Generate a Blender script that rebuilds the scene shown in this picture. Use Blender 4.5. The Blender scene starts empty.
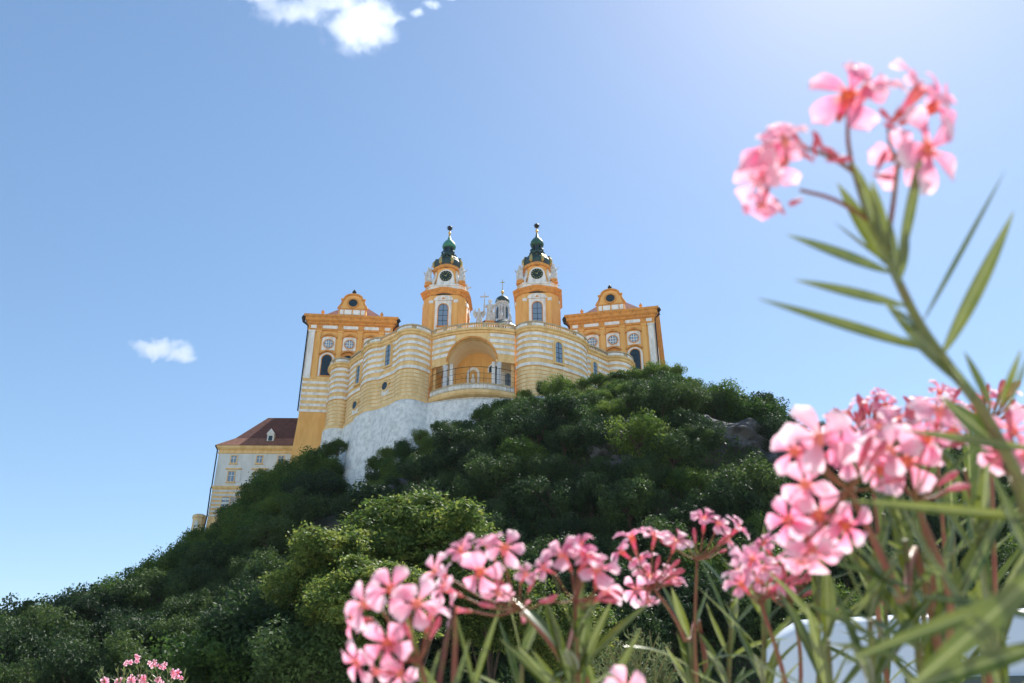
import bpy, math, random
import numpy as np
from mathutils import Matrix, Vector
R = math.radians
sc = bpy.context.scene
COL = sc.collection

# ------------------------------------------------------------------ camera, sky, sun, exposure
F = 850.0; PITCH = R(27); CH = 1.5
cd = bpy.data.cameras.new('camera'); cam = bpy.data.objects.new('camera', cd); COL.objects.link(cam)
cd.sensor_width = 36; cd.lens = 36 * F / 1024; cd.clip_start = .05; cd.clip_end = 20000
cam.location = (0, 0, CH); cam.rotation_euler = (R(90) + PITCH, 0, 0)
cd.dof.use_dof = True; cd.dof.focus_distance = 140; cd.dof.aperture_fstop = 8.0
sc.camera = cam
SUN_EL, SUN_AZ = R(53), R(34)            # azimuth to the right of +Y
w = bpy.data.worlds.new('World'); sc.world = w; w.use_nodes = True
nt = w.node_tree; bg = nt.nodes['Background']
sk = nt.nodes.new('ShaderNodeTexSky'); sk.sky_type = 'NISHITA'; sk.sun_disc = False
sk.sun_elevation = SUN_EL; sk.sun_rotation = SUN_AZ; sk.air_density = 1.0; sk.dust_density = .25; sk.ozone_density = 1.0
hsv = nt.nodes.new('ShaderNodeHueSaturation'); hsv.inputs['Saturation'].default_value = 1.16; hsv.inputs['Hue'].default_value = .497; gm = nt.nodes.new('ShaderNodeGamma'); gm.inputs[1].default_value = .86; nt.links.new(sk.outputs[0], gm.inputs[0]); nt.links.new(gm.outputs[0], hsv.inputs['Color']); nt.links.new(hsv.outputs[0], bg.inputs[0]); bg.inputs[1].default_value = .135
sl = bpy.data.lights.new('sun', 'SUN'); sl.energy = 5.0; sl.angle = R(.53); sl.color = (1, .95, .87)
so = bpy.data.objects.new('sun', sl); COL.objects.link(so)
SD = Vector((math.sin(SUN_AZ) * math.cos(SUN_EL), math.cos(SUN_AZ) * math.cos(SUN_EL), math.sin(SUN_EL)))
so.rotation_euler = SD.to_track_quat('Z', 'Y').to_euler(); so.location = (60, 60, 150)
sc.view_settings.view_transform = 'Standard'; sc.view_settings.look = 'None'
sc.view_settings.exposure = 0.74; sc.view_settings.gamma = 1
sc.render.engine = 'CYCLES'
cy = sc.cycles; cy.max_bounces = 8; cy.diffuse_bounces = 4; cy.transmission_bounces = 6; cy.transparent_max_bounces = 8
cy.volume_bounces = 3; cy.use_denoising = True; cy.caustics_reflective = False; cy.caustics_refractive = False
cy.sample_clamp_indirect = 6

# ------------------------------------------------------------------ helpers
cs, sn = math.cos(PITCH), math.sin(PITCH)
def at(px, py, Y):                        # world point seen at a pixel, at world depth Y
    u = (px - 512) / F; v = (341.5 - py) / F; t = Y / (cs - v * sn)
    return Vector((u * t, Y, CH + t * (sn + v * cs)))
def near(px, py, d):                      # same, at distance d along the view axis
    u = (px - 512) / F; v = (341.5 - py) / F
    return Vector((u * d, d * (cs - v * sn), CH + d * (sn + v * cs)))
def camvec(x, y, z):                      # right, up, towards camera -> world
    return Vector((x, -sn * y - cs * z, cs * y - sn * z))
rng = np.random.default_rng(7); rnd = random.Random(11)

class MB:
    def __init__(s, M=None): s.v = []; s.f = []; s.m = []; s.M = M or Matrix()
    def add(s, vs, fs, m=0):
        o = len(s.v); s.v += [tuple(s.M @ Vector(p)) for p in vs]
        s.f += [tuple(i + o for i in f) for f in fs]; s.m += [m] * len(fs)
    def box(s, x0, x1, y0, y1, z0, z1, m=0):
        s.add([(x0,y0,z0),(x1,y0,z0),(x1,y1,z0),(x0,y1,z0),(x0,y0,z1),(x1,y0,z1),(x1,y1,z1),(x0,y1,z1)],
              [(0,3,2,1),(4,5,6,7),(0,1,5,4),(1,2,6,5),(2,3,7,6),(3,0,4,7)], m)
    def xz(s, pts, y0, y1, m=0):          # outline in x,z extruded along y
        n = len(pts)
        s.add([(x,y0,z) for x,z in pts] + [(x,y1,z) for x,z in pts],
              [tuple(range(n)), tuple(range(2*n-1, n-1, -1))] + [(i, i+n, (i+1)%n+n, (i+1)%n) for i in range(n)], m)
    def xy(s, pts, z0, z1, m=0, pts2=None):
        n = len(pts); q = pts2 or pts
        s.add([(x,y,z0) for x,y in pts] + [(x,y,z1) for x,y in q],
              [tuple(range(n-1,-1,-1)), tuple(range(n, 2*n))] + [(i, (i+1)%n, (i+1)%n+n, i+n) for i in range(n)], m)
    def lathe(s, prof, n=16, c=(0,0), m=0, ph=0, seg=None):
        vs = []; fs = []
        for r, z in prof:
            for k in range(n):
                a = 2*math.pi*k/n + ph; vs.append((c[0]+r*math.cos(a), c[1]+r*math.sin(a), z))
        for i in range(len(prof)-1):
            for k in range(n): fs.append((i*n+k, i*n+(k+1)%n, (i+1)*n+(k+1)%n, (i+1)*n+k))
        fs.append(tuple(range(n-1,-1,-1))); fs.append(tuple((len(prof)-1)*n+k for k in range(n)))
        s.add(vs, fs, m)
    def tube(s, pts, rad, n=6, m=0):
        pts = [Vector(p) for p in pts]; vs = []; fs = []
        if not hasattr(rad, '__len__'): rad = [rad]*len(pts)
        for i, p in enumerate(pts):
            d = (pts[min(i+1,len(pts)-1)] - pts[max(i-1,0)]).normalized()
            a = d.cross(Vector((0,0,1)) if abs(d.z) < .9 else Vector((1,0,0))).normalized(); b = d.cross(a)
            for k in range(n):
                t = 2*math.pi*k/n; vs.append(p + (a*math.cos(t) + b*math.sin(t))*rad[i])
        for i in range(len(pts)-1):
            for k in range(n): fs.append((i*n+k, i*n+(k+1)%n, (i+1)*n+(k+1)%n, (i+1)*n+k))
        fs.append(tuple(range(n))[::-1]); fs.append(tuple((len(pts)-1)*n+k for k in range(n)))
        s.add(vs, fs, m)
    def ball(s, c, r, n=10, m=0, sz=1.0):
        s.lathe([(max(r*math.sin(math.pi*i/n), 1e-3), c[2]-r*sz*math.cos(math.pi*i/n)) for i in range(n+1)], n+2, (c[0],c[1]), m)
    def mesh(s, name, mats, smooth=False):
        me = bpy.data.meshes.new(name); me.from_pydata(s.v, [], s.f); me.update()
        for m in (mats if isinstance(mats, (list, tuple)) else [mats]): me.materials.append(m)
        me.polygons.foreach_set('material_index', s.m)
        me.polygons.foreach_set('use_smooth', [smooth]*len(s.f)); me.update()
        return me
    def obj(s, name, mats, parent=None, smooth=False): return link(name, s.mesh(name, mats, smooth), parent)
def link(name, me, parent=None):
    o = bpy.data.objects.new(name, me); COL.objects.link(o)
    if parent: o.parent = parent
    return o
def tag(o, label=None, cat=None, group=None, kind=None):
    for k, v in (('label',label),('category',cat),('group',group),('kind',kind)):
        if v: o[k] = v
    return o
def thing(name, label, cat, loc, rz=0, group=None):
    o = bpy.data.objects.new(name, None); COL.objects.link(o); o.location = loc; o.rotation_euler = (0,0,rz)
    return tag(o, label, cat, group)
def npmesh(name, V, Fq, mat, smooth=False):
    me = bpy.data.meshes.new(name); n = len(Fq); k = Fq.shape[1]
    me.vertices.add(len(V)); me.vertices.foreach_set('co', V.astype(np.float32).ravel())
    me.loops.add(n*k); me.loops.foreach_set('vertex_index', Fq.astype(np.int32).ravel())
    me.polygons.add(n); me.polygons.foreach_set('loop_start', np.arange(n, dtype=np.int32)*k)
    me.polygons.foreach_set('use_smooth', np.full(n, smooth)); me.update(); me.validate()
    me.materials.append(mat); return me

# ------------------------------------------------------------------ materials
def mat(name, c, rough=.85, c2=None, scale=3., bump=0, metal=0, spec=.3, streak=0, detail=6, trans=0):
    m = bpy.data.materials.new(name); m.use_nodes = True; t = m.node_tree; b = t.nodes['Principled BSDF']
    b.inputs['Base Color'].default_value = (*c, 1); b.inputs['Roughness'].default_value = rough
    b.inputs['Metallic'].default_value = metal; b.inputs['Specular IOR Level'].default_value = spec
    if c2:
        tc = t.nodes.new('ShaderNodeTexCoord'); mp = t.nodes.new('ShaderNodeMapping'); no = t.nodes.new('ShaderNodeTexNoise')
        mx = t.nodes.new('ShaderNodeMix'); mx.data_type = 'RGBA'; rp = t.nodes.new('ShaderNodeValToRGB')
        rp.color_ramp.elements[0].position = .42; rp.color_ramp.elements[1].position = .62
        if streak: mp.inputs['Scale'].default_value = (1, 1, streak)
        no.inputs['Scale'].default_value = scale; no.inputs['Detail'].default_value = detail; no.inputs['Roughness'].default_value = .65
        L = t.links.new
        L(tc.outputs['Object'], mp.inputs[0]); L(mp.outputs[0], no.inputs[0]); L(no.outputs[0], rp.inputs[0]); L(rp.outputs[0], mx.inputs[0])
        mx.inputs[6].default_value = (*c, 1); mx.inputs[7].default_value = (*c2, 1); L(mx.outputs[2], b.inputs['Base Color'])
        if bump:
            bp = t.nodes.new('ShaderNodeBump'); bp.inputs['Strength'].default_value = bump; bp.inputs['Distance'].default_value = .1
            L(no.outputs[0], bp.inputs['Height']); L(bp.outputs[0], b.inputs['Normal'])
    return m
def leafmat(name, ca, cb, cc, scale=.35, tr=.35, gloss=.5, per_obj=.5):
    m = bpy.data.materials.new(name); m.use_nodes = True; t = m.node_tree; t.nodes.clear(); L = t.links.new; N = t.nodes.new
    out = N('ShaderNodeOutputMaterial'); pr = N('ShaderNodeBsdfPrincipled'); tl = N('ShaderNodeBsdfTranslucent'); mx = N('ShaderNodeMixShader')
    geo = N('ShaderNodeNewGeometry'); no = N('ShaderNodeTexNoise'); no.inputs['Scale'].default_value = scale; no.inputs['Detail'].default_value = 3
    L(geo.outputs['Position'], no.inputs[0])
    oi = N('ShaderNodeObjectInfo')
    a = N('ShaderNodeMath'); a.operation = 'MULTIPLY_ADD'; L(geo.outputs['Random Per Island'], a.inputs[0]); a.inputs[1].default_value = .35; 
    a2 = N('ShaderNodeMath'); a2.operation = 'MULTIPLY_ADD'; L(oi.outputs['Random'], a2.inputs[0]); a2.inputs[1].default_value = per_obj
    s1 = N('ShaderNodeMath'); s1.operation = 'SUBTRACT'; L(no.outputs[0], s1.inputs[0]); s1.inputs[1].default_value = .17 + per_obj*.5
    L(s1.outputs[0], a.inputs[2]); L(a.outputs[0], a2.inputs[2])
    rp = N('ShaderNodeValToRGB'); e = rp.color_ramp.elements; e[0].color = (*ca,1); e[1].color = (*cc,1); e[0].position = .2; e[1].position = .85
    k = e.new(.5); k.color = (*cb,1)
    L(a2.outputs[0], rp.inputs[0]); L(rp.outputs[0], pr.inputs['Base Color'])
    pr.inputs['Roughness'].default_value = gloss; pr.inputs['Specular IOR Level'].default_value = .3
    hs = N('ShaderNodeHueSaturation'); hs.inputs['Value'].default_value = 1.5; hs.inputs['Hue'].default_value = .485; L(rp.outputs[0], hs.inputs['Color'])
    L(hs.outputs[0], tl.inputs[0]); mx.inputs[0].default_value = tr; L(pr.outputs[0], mx.inputs[1]); L(tl.outputs[0], mx.inputs[2]); L(mx.outputs[0], out.inputs[0])
    return m
ORANGE = mat('ochre_plaster', (.87,.50,.17), c2=(.76,.40,.12), scale=.5, streak=.3)
TRIM = mat('ochre_trim', (.74,.34,.09), c2=(.54,.24,.07), scale=1.5)
YEL = mat('yellow_plaster', (.88,.63,.31), c2=(.74,.49,.21), scale=.8, streak=.25)
YEL2 = mat('pale_yellow_plaster', (.88,.69,.40), c2=(.72,.53,.27), scale=.9, streak=.25)
WHT = mat('white_plaster', (.90,.89,.86), c2=(.66,.65,.61), scale=1.0, streak=.25)
STONE = mat('weathered_stone', (.52,.47,.40), c2=(.36,.32,.27), scale=1.6, bump=.3)
RET = mat('stained_white_render', (.83,.85,.84), c2=(.58,.61,.61), scale=1.3, streak=.8, bump=.25, detail=12)
SOOT = mat('dark_water_stain', (.30,.31,.30), c2=(.55,.56,.55), scale=.5, streak=.25)
COPPER = mat('dark_copper', (.018,.04,.042), .5, c2=(.035,.085,.075), scale=1.2, spec=.5)
COPPERG = mat('green_copper', (.05,.22,.16), .5, c2=(.07,.28,.2), scale=2)
COPPERD = mat('dull_green_copper', (.03,.09,.075), .5, c2=(.04,.14,.11), scale=2)
GOLD = mat('gilding', (.75,.52,.18), .35, metal=.8)
TILE = mat('red_roof_tiles', (.15,.06,.045), .8, c2=(.10,.04,.03), scale=1.2, bump=.3)
TILEP = mat('pink_roof_tiles', (.30,.13,.11), .8, c2=(.22,.09,.075), scale=1.2)
TILEL = mat('pale_roof_tiles', (.27,.12,.08), .8, c2=(.19,.085,.055), scale=1.2, bump=.3)
GLASS = mat('sky_tinted_window_glass', (.20,.30,.42), .12, spec=.9)  # blue base colour paints in the sky's reflection
DARK = mat('dark_window_glass', (.012,.03,.04), .15, spec=.7)
IRON = mat('dark_iron', (.03,.03,.035), .5, metal=.5)
FAC = mat('grey_white_facade', (.76,.78,.76), c2=(.64,.67,.65), scale=.5, streak=.3)
CLOCK = mat('clock_dial_black', (.015,.04,.035), .4)
ROCK = mat('cliff_rock', (.11,.115,.12), .95, c2=(.045,.048,.052), scale=.5, bump=1., detail=10)
BARK = mat('bark', (.10,.075,.055), .95, c2=(.06,.045,.035), scale=6, bump=.4)

# ------------------------------------------------------------------ terrain
TX = [-400,-160,-125,-97,-83,-70,-60,-50,-40,-30,-24,-15,-5,5,18,26,32,41,50,59,73,100,140,400]
TY = [60,75,90,105,118,130,140,150,160,175,200,260,500]
TZ = [[-1]*24,
 [0,0,0,0,.5,1,1,1,1.5,2,2,2,2,3,3,4,4,4,3,3,3,2,2,0],
 [0,1,2,3,4,5,6,7,8,9,10,11,12,13,15,16,16,15,14,13,12,10,8,2],
 [1,2,4,6,8,10,12,14,16,18,19,22,25,28,32,33,33,32,30,28,26,22,18,5],
 [0,2,4,6,9,13,17,20,24,27,29,35,41,45,50,50,47,44,43,41,38,33,27,8],
 [0,3,6,8,12,17,22,27,32,35,37,46,51,55,58,58,55,50,48,46,43,38,32,10],
 [0,0,2,5,10,18,26,33,40,42,42,50,55,57,58,58,54,49,47,46,43,38,32,10],
 [0,0,2,5,11,20,30,39,47,50,52,56,59,60,59,59,54,49,47,45,42,38,32,10],
 [0,0,2,5,12,23,34,43,51,56,60,60,60,60,60,59,54,49,47,45,42,38,32,10],
 [0,0,2,5,12,23,35,45,54,60,60,60,60,60,60,59,54,49,47,45,42,38,32,10],
 [0,0,2,5,12,22,35,47,57,60,60,60,60,60,60,59,54,49,47,45,42,38,32,10],
 [0,4,8,12,16,22,30,40,50,55,58,58,58,58,56,54,52,48,45,42,38,33,26,5],
 [0]*24]
TX = np.array(TX, float); TY = np.array(TY, float); TZ = np.array(TZ, float)
def vnoise(x, y, f, seed=0):
    x = x*f + seed*13.7; y = y*f + seed*7.1; xi = np.floor(x).astype(int); yi = np.floor(y).astype(int); fx = x-xi; fy = y-yi
    fx = fx*fx*(3-2*fx); fy = fy*fy*(3-2*fy)
    def h(a, b): return np.modf(np.abs(np.sin(a*127.1 + b*311.7 + seed)*43758.5453))[0]
    return (h(xi,yi)*(1-fx)+h(xi+1,yi)*fx)*(1-fy) + (h(xi,yi+1)*(1-fx)+h(xi+1,yi+1)*fx)*fy - .5
def terr(x, y):
    x = np.atleast_1d(np.asarray(x, float)); y = np.atleast_1d(np.asarray(y, float))
    xc = np.clip(x, TX[0], TX[-1]-1e-6); yc = np.clip(y, TY[0], TY[-1]-1e-6)
    i = np.searchsorted(TX, xc, 'right')-1; j = np.searchsorted(TY, yc, 'right')-1
    fx = (xc-TX[i])/(TX[i+1]-TX[i]); fy = (yc-TY[j])/(TY[j+1]-TY[j])
    z = (TZ[j,i]*(1-fx)+TZ[j,i+1]*fx)*(1-fy) + (TZ[j+1,i]*(1-fx)+TZ[j+1,i+1]*fx)*fy
    return z
def terrain_z(x, y):
    z = (terr(x,y)*2 + terr(np.asarray(x)+3.5,y) + terr(np.asarray(x)-3.5,y) + terr(x,np.asarray(y)+3) + terr(x,np.asarray(y)-3))/6
    x = np.atleast_1d(x); y = np.atleast_1d(y)
    k = np.clip((y-70)/20, 0, 1)*np.clip((z)/10, 0, 1)
    return z + k*(vnoise(x,y,.09,1)*3 + vnoise(x,y,.25,2)*1.2)
gx = np.concatenate([np.linspace(-400,-130,12), np.arange(-126,130,2.5), np.linspace(133,400,12)])
gy = np.concatenate([np.arange(60,180,2.5), np.linspace(181,500,20)])
GX, GY = np.meshgrid(gx, gy); GZ = terrain_z(GX.ravel(), GY.ravel())
V = np.stack([GX.ravel(), GY.ravel(), GZ], 1); nx, ny = len(gx), len(gy)
I = (np.arange(ny-1)[:,None]*nx + np.arange(nx-1)[None,:]).ravel()
SOIL = mat('hill_soil', (.05,.055,.03), .95, c2=(.09,.08,.055), scale=.3, bump=.5)
tag(link('hill_terrain', npmesh('hill_terrain', V, np.stack([I,I+1,I+nx+1,I+nx],1), SOIL, True)), kind='structure')
g = MB(); g.add([(-3000,-3000,0),(3000,-3000,0),(3000,3000,0),(-3000,3000,0)], [(0,1,2,3)])
tag(g.obj('ground', mat('pale_bounce_ground', (.52,.49,.43), .95, c2=(.42,.40,.35), scale=.8, bump=.2)), kind='structure')  # ground out of view, kept pale to bounce light onto the facades

# ------------------------------------------------------------------ the abbey: sweeps and openings
def smooth_path(pts, n=5):
    P = [Vector((x,y)) for x,y in pts]; out = []
    for i in range(len(P)-1):
        p0 = P[i-1] if i else P[0]*2-P[1]; p1, p2 = P[i], P[i+1]; p3 = P[i+2] if i+2 < len(P) else P[-1]*2-P[-2]
        for k in range(n):
            t = k/n; out.append(.5*((2*p1)+(p2-p0)*t+(2*p0-5*p1+4*p2-p3)*t*t+(3*p1-p0-3*p2+p3)*t**3))
    return out + [P[-1]]
def normals(path):
    N = []
    for i in range(len(path)):
        d = (path[min(i+1,len(path)-1)] - path[max(i-1,0)]).normalized(); N.append(Vector((d.y, -d.x)))
    return N
def sweep(mb, path, prof, back=None):     # prof: (offset outwards, z, material of the face above it)
    N = normals(path); n = len(prof); pr = list(prof)
    if back is not None: pr = pr + [(back, prof[-1][1], 0), (back, prof[0][1], 0)]
    k = len(pr); vs = []; 
    for p, q in zip(path, N): vs += [(p.x+q.x*o, p.y+q.y*o, z) for o, z, _ in pr]
    last = k if back is not None else k-1
    for j in range(last):
        mb.add([vs[i*k+j] for i in range(len(path))] + [vs[i*k+(j+1)%k] for i in range(len(path))],
               [(i, i+1, i+1+len(path), i+len(path)) for i in range(len(path)-1)], pr[j][2])
    if back is not None:
        mb.add(vs[:k], [tuple(range(k-1,-1,-1))], 0); mb.add(vs[-k:], [tuple(range(k))], 0)
def arch_pts(w, z0, z1, n=10):            # arched opening outline, width w, top of arc z1
    r = w/2; zs = z1-r
    return [(-r,z0),(r,z0)] + [(r*math.cos(math.pi*i/n), zs+r*math.sin(math.pi*i/n)) for i in range(n+1)]
def ring_xz(mb, outer, inner, y0, y1, m=0):
    n = len(outer); vs = [(x,y0,z) for x,z in outer]+[(x,y0,z) for x,z in inner]+[(x,y1,z) for x,z in outer]+[(x,y1,z) for x,z in inner]
    fs = []
    for i in range(n):
        j = (i+1)%n
        fs += [(i,j,j+n,i+n),(i,i+2*n,j+2*n,j),(i+n,j+n,j+3*n,i+3*n)]
    mb.add(vs, fs, m)
def arched_window(parent, M, w, z0, z1, frame=TRIM, glass=DARK, fw=.25, proud=.22, bars=True):
    f = MB(M); ring_xz(f, arch_pts(w+2*fw, z0-fw, z1+fw), arch_pts(w, z0, z1), -proud, .02)
    f.box(-w/2-fw-.15, w/2+fw+.15, -proud-.18, .0, z0-fw-.22, z0-fw)
    o = f.obj('window', frame, parent)
    g = MB(M); g.xz(arch_pts(w, z0, z1), -.06, -.02); g.obj('pane', glass, o)
    if bars:
        b = MB(M); b.box(-.05,.05,-.1,-.065,z0,z1)
        for k in range(1,4): zz = z0+(z1-z0)*k/4.2; b.box(-w/2,-.05,-.1,-.065,zz-.04,zz+.04); b.box(.05,w/2,-.1,-.065,zz-.04,zz+.04)
        b.obj('glazing_bars', IRON, o)
    return o
def circ(r, cx, cz, n=24): return [(cx+r*math.cos(2*math.pi*i/n), cz+r*math.sin(2*math.pi*i/n)) for i in range(n)]
def round_window(parent, M, r, cx, cz, frame, glass, bars=None, fw=.25, proud=.2):
    f = MB(M); ring_xz(f, circ(r+fw,cx,cz), circ(r,cx,cz), -proud, .02); o = f.obj('round_window', frame, parent)
    g = MB(M); g.xz(circ(r,cx,cz), -.1, -.04); g.obj('pane', glass, o)
    if bars:
        b = MB(M)
        b.box(cx-.07,cx+.07,-.16,-.105,cz-r,cz+r)
        for dz in (-.35,.35): b.box(cx-r*.9,cx-.07,-.16,-.105,cz+dz*r-.06,cz+dz*r+.06); b.box(cx+.07,cx+r*.9,-.16,-.105,cz+dz*r-.06,cz+dz*r+.06)
        for dx in (-.5,.5): b.box(cx+dx*r-.05,cx+dx*r+.05,-.15,-.107,cz-r*.8,cz+r*.8)
        b.obj('glazing_bars', bars, o)
    return o
def urn(mb, x, y, z, s=1.):
    mb.lathe([(.28*s,z),(.28*s,z+.2*s),(.12*s,z+.3*s),(.42*s,z+.7*s),(.45*s,z+.95*s),(.2*s,z+1.15*s),(.22*s,z+1.3*s),(.02,z+1.6*s)], 10, (x,y))
def rect_ring(x0,x1,y0,y1): return [Vector((x0,y1)),Vector((x0,y0)),Vector((x1,y0)),Vector((x1,y1))]
def cornice(mb, x0, x1, y0, y1, prof, m=0):   # mitred moulding on front and both sides
    pts = []
    for o, z in prof: pts.append([(x0-o,y1,z),(x0-o,y0-o,z),(x1+o,y0-o,z),(x1+o,y1,z)])
    for a, b in zip(pts, pts[1:]):
        mb.add(a+b, [(i,i+1,i+5,i+4) for i in range(3)], m)

BASE = 61.5
def pavilion(loc, rz, label, base_plain):
    W = 8.6; D = 34.
    t = thing('abbey_wing', label, 'wing building', (loc[0], loc[1], 48), rz, 'abbey wings flanking the terrace'); M = Matrix.Translation((0,0,-48))
    b = MB(M); b.box(-W,W,0,D,73.6,86.4); b.obj('wall', ORANGE, t)
    b = MB(M); pr = [(0.02,66.2,0)]
    z = 66.2
    for k in range(6):
        for h, o, m in ((.55,.14,1),(.07,.14,0),(.62,.05,0)): pr += [(o,z+.01,m),(o,z+h,0)] if False else [(o,z,m)]; z += h
    pr += [(.3,z,0),(.3,z+.35,0),(.02,z+.35,0)]
    pts = []
    cs_ = [[(-W-o,D,zz),(-W-o,-o,zz),(W+o,-o,zz),(W+o,D,zz)] for o,zz,_ in pr]
    for a, c, q in zip(cs_, cs_[1:], pr): b.add(a+c, [(i,i+1,i+5,i+4) for i in range(3)], q[2])
    b.obj('striped_wall', [YEL, WHT], t)
    b = MB(M); n0 = [(-W,-0.01),(W,-0.01),(W,D),(-W,D)]; n1 = [(-W-.9,-.9),(W+.9,-.9),(W+.9,D),(-W-.9,D)]
    b.xy(n1, 48, 66.2, 0, n0); b.obj('base_wall', ORANGE if base_plain else YEL, t)
    # pilasters
    for x, wd, m in ((-7.95,1.2,WHT),(7.95,1.2,WHT),(-6.5,.9,ORANGE),(6.5,.9,ORANGE),(-2.05,1.0,ORANGE),(2.05,1.0,ORANGE)):
        p = MB(M); p.box(x-wd/2,x+wd/2,-.28,.01,73.9,84.2); p.box(x-wd/2-.12,x+wd/2+.12,-.4,.01,84.2,84.6); p.box(x-wd/2-.1,x+wd/2+.1,-.4,.01,73.5,73.9)
        p.obj('pilaster', m, t)
    for sx in (-1,1):   # side-wall pilasters
        p = MB(M)
        for y in (.8,6,12,18,24): p.box(min(sx*W,sx*(W+.28)),max(sx*W,sx*(W+.28)),y-.6,y+.6,73.6,84.6)
        p.obj('side_pilasters', WHT, t)
    p = MB(M); cornice(p,-W,W,0,D,[(.02,84.6),(.32,84.6),(.32,84.85),(.2,84.9),(.2,86.0),(.45,86.15),(.45,86.5),(.9,86.8),(.95,87.35),(1.25,87.6),(1.25,88),(-.4,88.05)])
    p.obj('cornice', TRIM, t)
    for i, x in enumerate((-4.3,0,4.3)):
        p = MB(M); p.xz([(x-1.45,85.1),(x+1.45,85.1),(x+1.6,85.45),(x+1.45,85.8),(x-1.45,85.8),(x-1.6,85.45)],-.28,-.21); p.obj('frieze_panel', WHT, t)
        # upper window surround
        s = MB(M); s.box(x-1.35,x+1.35,-.12,0,80.1,83.2); so_ = s.obj('window_surround', WHT, t)
        h = MB(M); n = 9
        top = [(x-1.6+3.2*k/n, 83.15+.75*math.sin(math.pi*k/n)) for k in range(n+1)]; bot = [(a, c-.35) for a, c in top][::-1]
        h.xz(top+bot,-.5,-.02)
        h.obj('window_hood', TRIM, t)
        h = MB(M); h.xz([(a-0, c-3.85) for a, c in top]+[(a, c-3.85) for a, c in bot],-.55,-.02)
        h.obj('window_hood', TRIM, t)
        round_window(t, M @ Matrix.Translation((0,-.1,0)), .95, x, 81.55, TRIM, GLASS, WHT, .15)
        s = MB(M @ Matrix.Translation((x,0,0))); ring_xz(s, arch_pts(3.1,74.1,79.55), arch_pts(2.1,74.3,79.05), -.14,0); s.obj('window_surround', WHT if i != 1 else TRIM, t)
        arched_window(t, M @ Matrix.Translation((x,-.02,0)), 2.0, 74.3, 79.0, TRIM, DARK, .14)
    for sx in (-1,1):
        p = MB(M); p.xz([(sx*7.7-.6,85.1),(sx*7.7+.6,85.1),(sx*7.7+.6,85.8),(sx*7.7-.6,85.8)],-.28,-.21); p.obj('frieze_panel', WHT, t)
        p = MB(M); x = sx*(W+1.15); p.tube([(x,-.6,87.6),(x+sx*.15,-.7,87.2),(x+sx*.12,-.5,86.4),(sx*(W+.3),-.1,85.6),(sx*(W+.3),-.25,74),(sx*(W+.3),-.25,66.3)],[.45,.5,.3,.13,.13,.13],8)
        p.obj('drainpipe', IRON, t)
    p = MB(M); p.box(-W+1,W-1,-.5,.6,88,88.35); p.obj('attic_ledge', TRIM, t)
    # shaped gable with round window
    gb = MB(M)
    prof = [(-2.9,88.2),(-2.9,89.7),(-2.5,90.0),(-2.3,90.8),(-2.25,91.8),(-2.25,92.1)]
    arc = [(1.85*math.cos(math.pi*(1-k/12)), 92.0+1.3*math.sin(math.pi*k/12)) for k in range(13)]
    full = prof + arc + [(-a,c) for a,c in prof[::-1]]
    gb.xz(full[::-1],-.4,1.0); go = gb.obj('gable', ORANGE, t)
    gt = MB(M); outer = [(a*1.12, c+.3) for a,c in arc]; gt.xz((arc[::-1]+outer),-.75,.9)
    gt.box(-3.0,3.0,-.65,-.4,89.7,89.95); gt.box(-2.6,-1.95,-.7,-.4,91.9,92.3); gt.box(1.95,2.6,-.7,-.4,91.9,92.3)
    for sx in (-1,1): gt.tube([(sx*2.95,-.35,89.9),(sx*2.75,-.35,90.5),(sx*2.4,-.35,91.1),(sx*2.25,-.35,91.9)],[.36,.3,.24,.2],8)
    gt.obj('gable_moulding', TRIM, t)
    p = MB(M)
    for a0,a1 in ((-2.6,-1.85),(-1.65,-.15),(.15,1.65),(1.85,2.6)): p.box(a0,a1,-.55,-.41,88.5,89.65)
    p.obj('gable_panels', WHT, t)
    round_window(t, M @ Matrix.Translation((0,-.38,0)), .95, 0, 91.3, TRIM, DARK, None, .3, .3)
    u = MB(M); urn(u,0,-.2,93.3,1.0); u.obj('urn', IRON, t)
    for x in (-6.2,6.2): u = MB(M); urn(u,x,-.1,88.3,.85); u.obj('urn', TRIM, t)
    r = MB(M); e = 88.1; zt = 95.9
    r.add([(-7.4,.8,e),(7.4,.8,e),(7.4,D,e),(-7.4,D,e),(-.4,7.5,zt),(.4,7.5,zt),(.4,D-6,zt),(-.4,D-6,zt)],[(0,1,5,4),(1,2,6,5),(2,3,7,6),(3,0,4,7),(4,5,6,7)]); r.obj('roof', TILEP, t)
    return t
pavilion((-34.0,158.7), R(5), 'orange abbey wing left of the bell towers, round-windowed gable, tall plain ochre base', True)
pavilion((20.9,156.6), R(-12), 'orange abbey wing right of the bell towers, base hidden by green shrubs', True)

# --- curved terrace bastion
LS = [('solid',[(-36.9,159.4),(-36.8,157),(-36.0,155),(-34.8,154.0),(-33.5,154.0),(-32.6,154.8)]),
      ('bal',[(-32.6,154.8),(-31.6,152.9),(-30.3,151.1),(-28.9,149.6)]),
      ('solid',[(-28.9,149.6),(-28.4,147.7),(-27.3,146.0),(-26.0,145.1),(-24.8,144.9)]),
      ('bal',[(-24.8,144.9),(-23.1,143.4),(-21.4,141.9)]),
      ('solid',[(-21.4,141.9),(-20.5,140.4),(-19,139.6),(-17.5,139.9),(-16.2,141.0),(-15.3,142.2)])]
RS = [('solid',[(.75,140.6),(1.9,139.1),(3.3,138.45),(4.7,138.4),(6,138.9)]),
      ('bal',[(6,138.9),(8.8,140.3),(11.5,142.3)]),
      ('solid',[(11.5,142.3),(13,143.7),(14,145.5),(14.3,147.4)]),
      ('bal',[(14.3,147.4),(16.5,149.2),(18.9,151.5)]),
      ('solid',[(18.9,151.5),(20,151.0),(21.5,151.2),(23,152.3),(24,154.3),(24.2,156.5)])]
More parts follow.
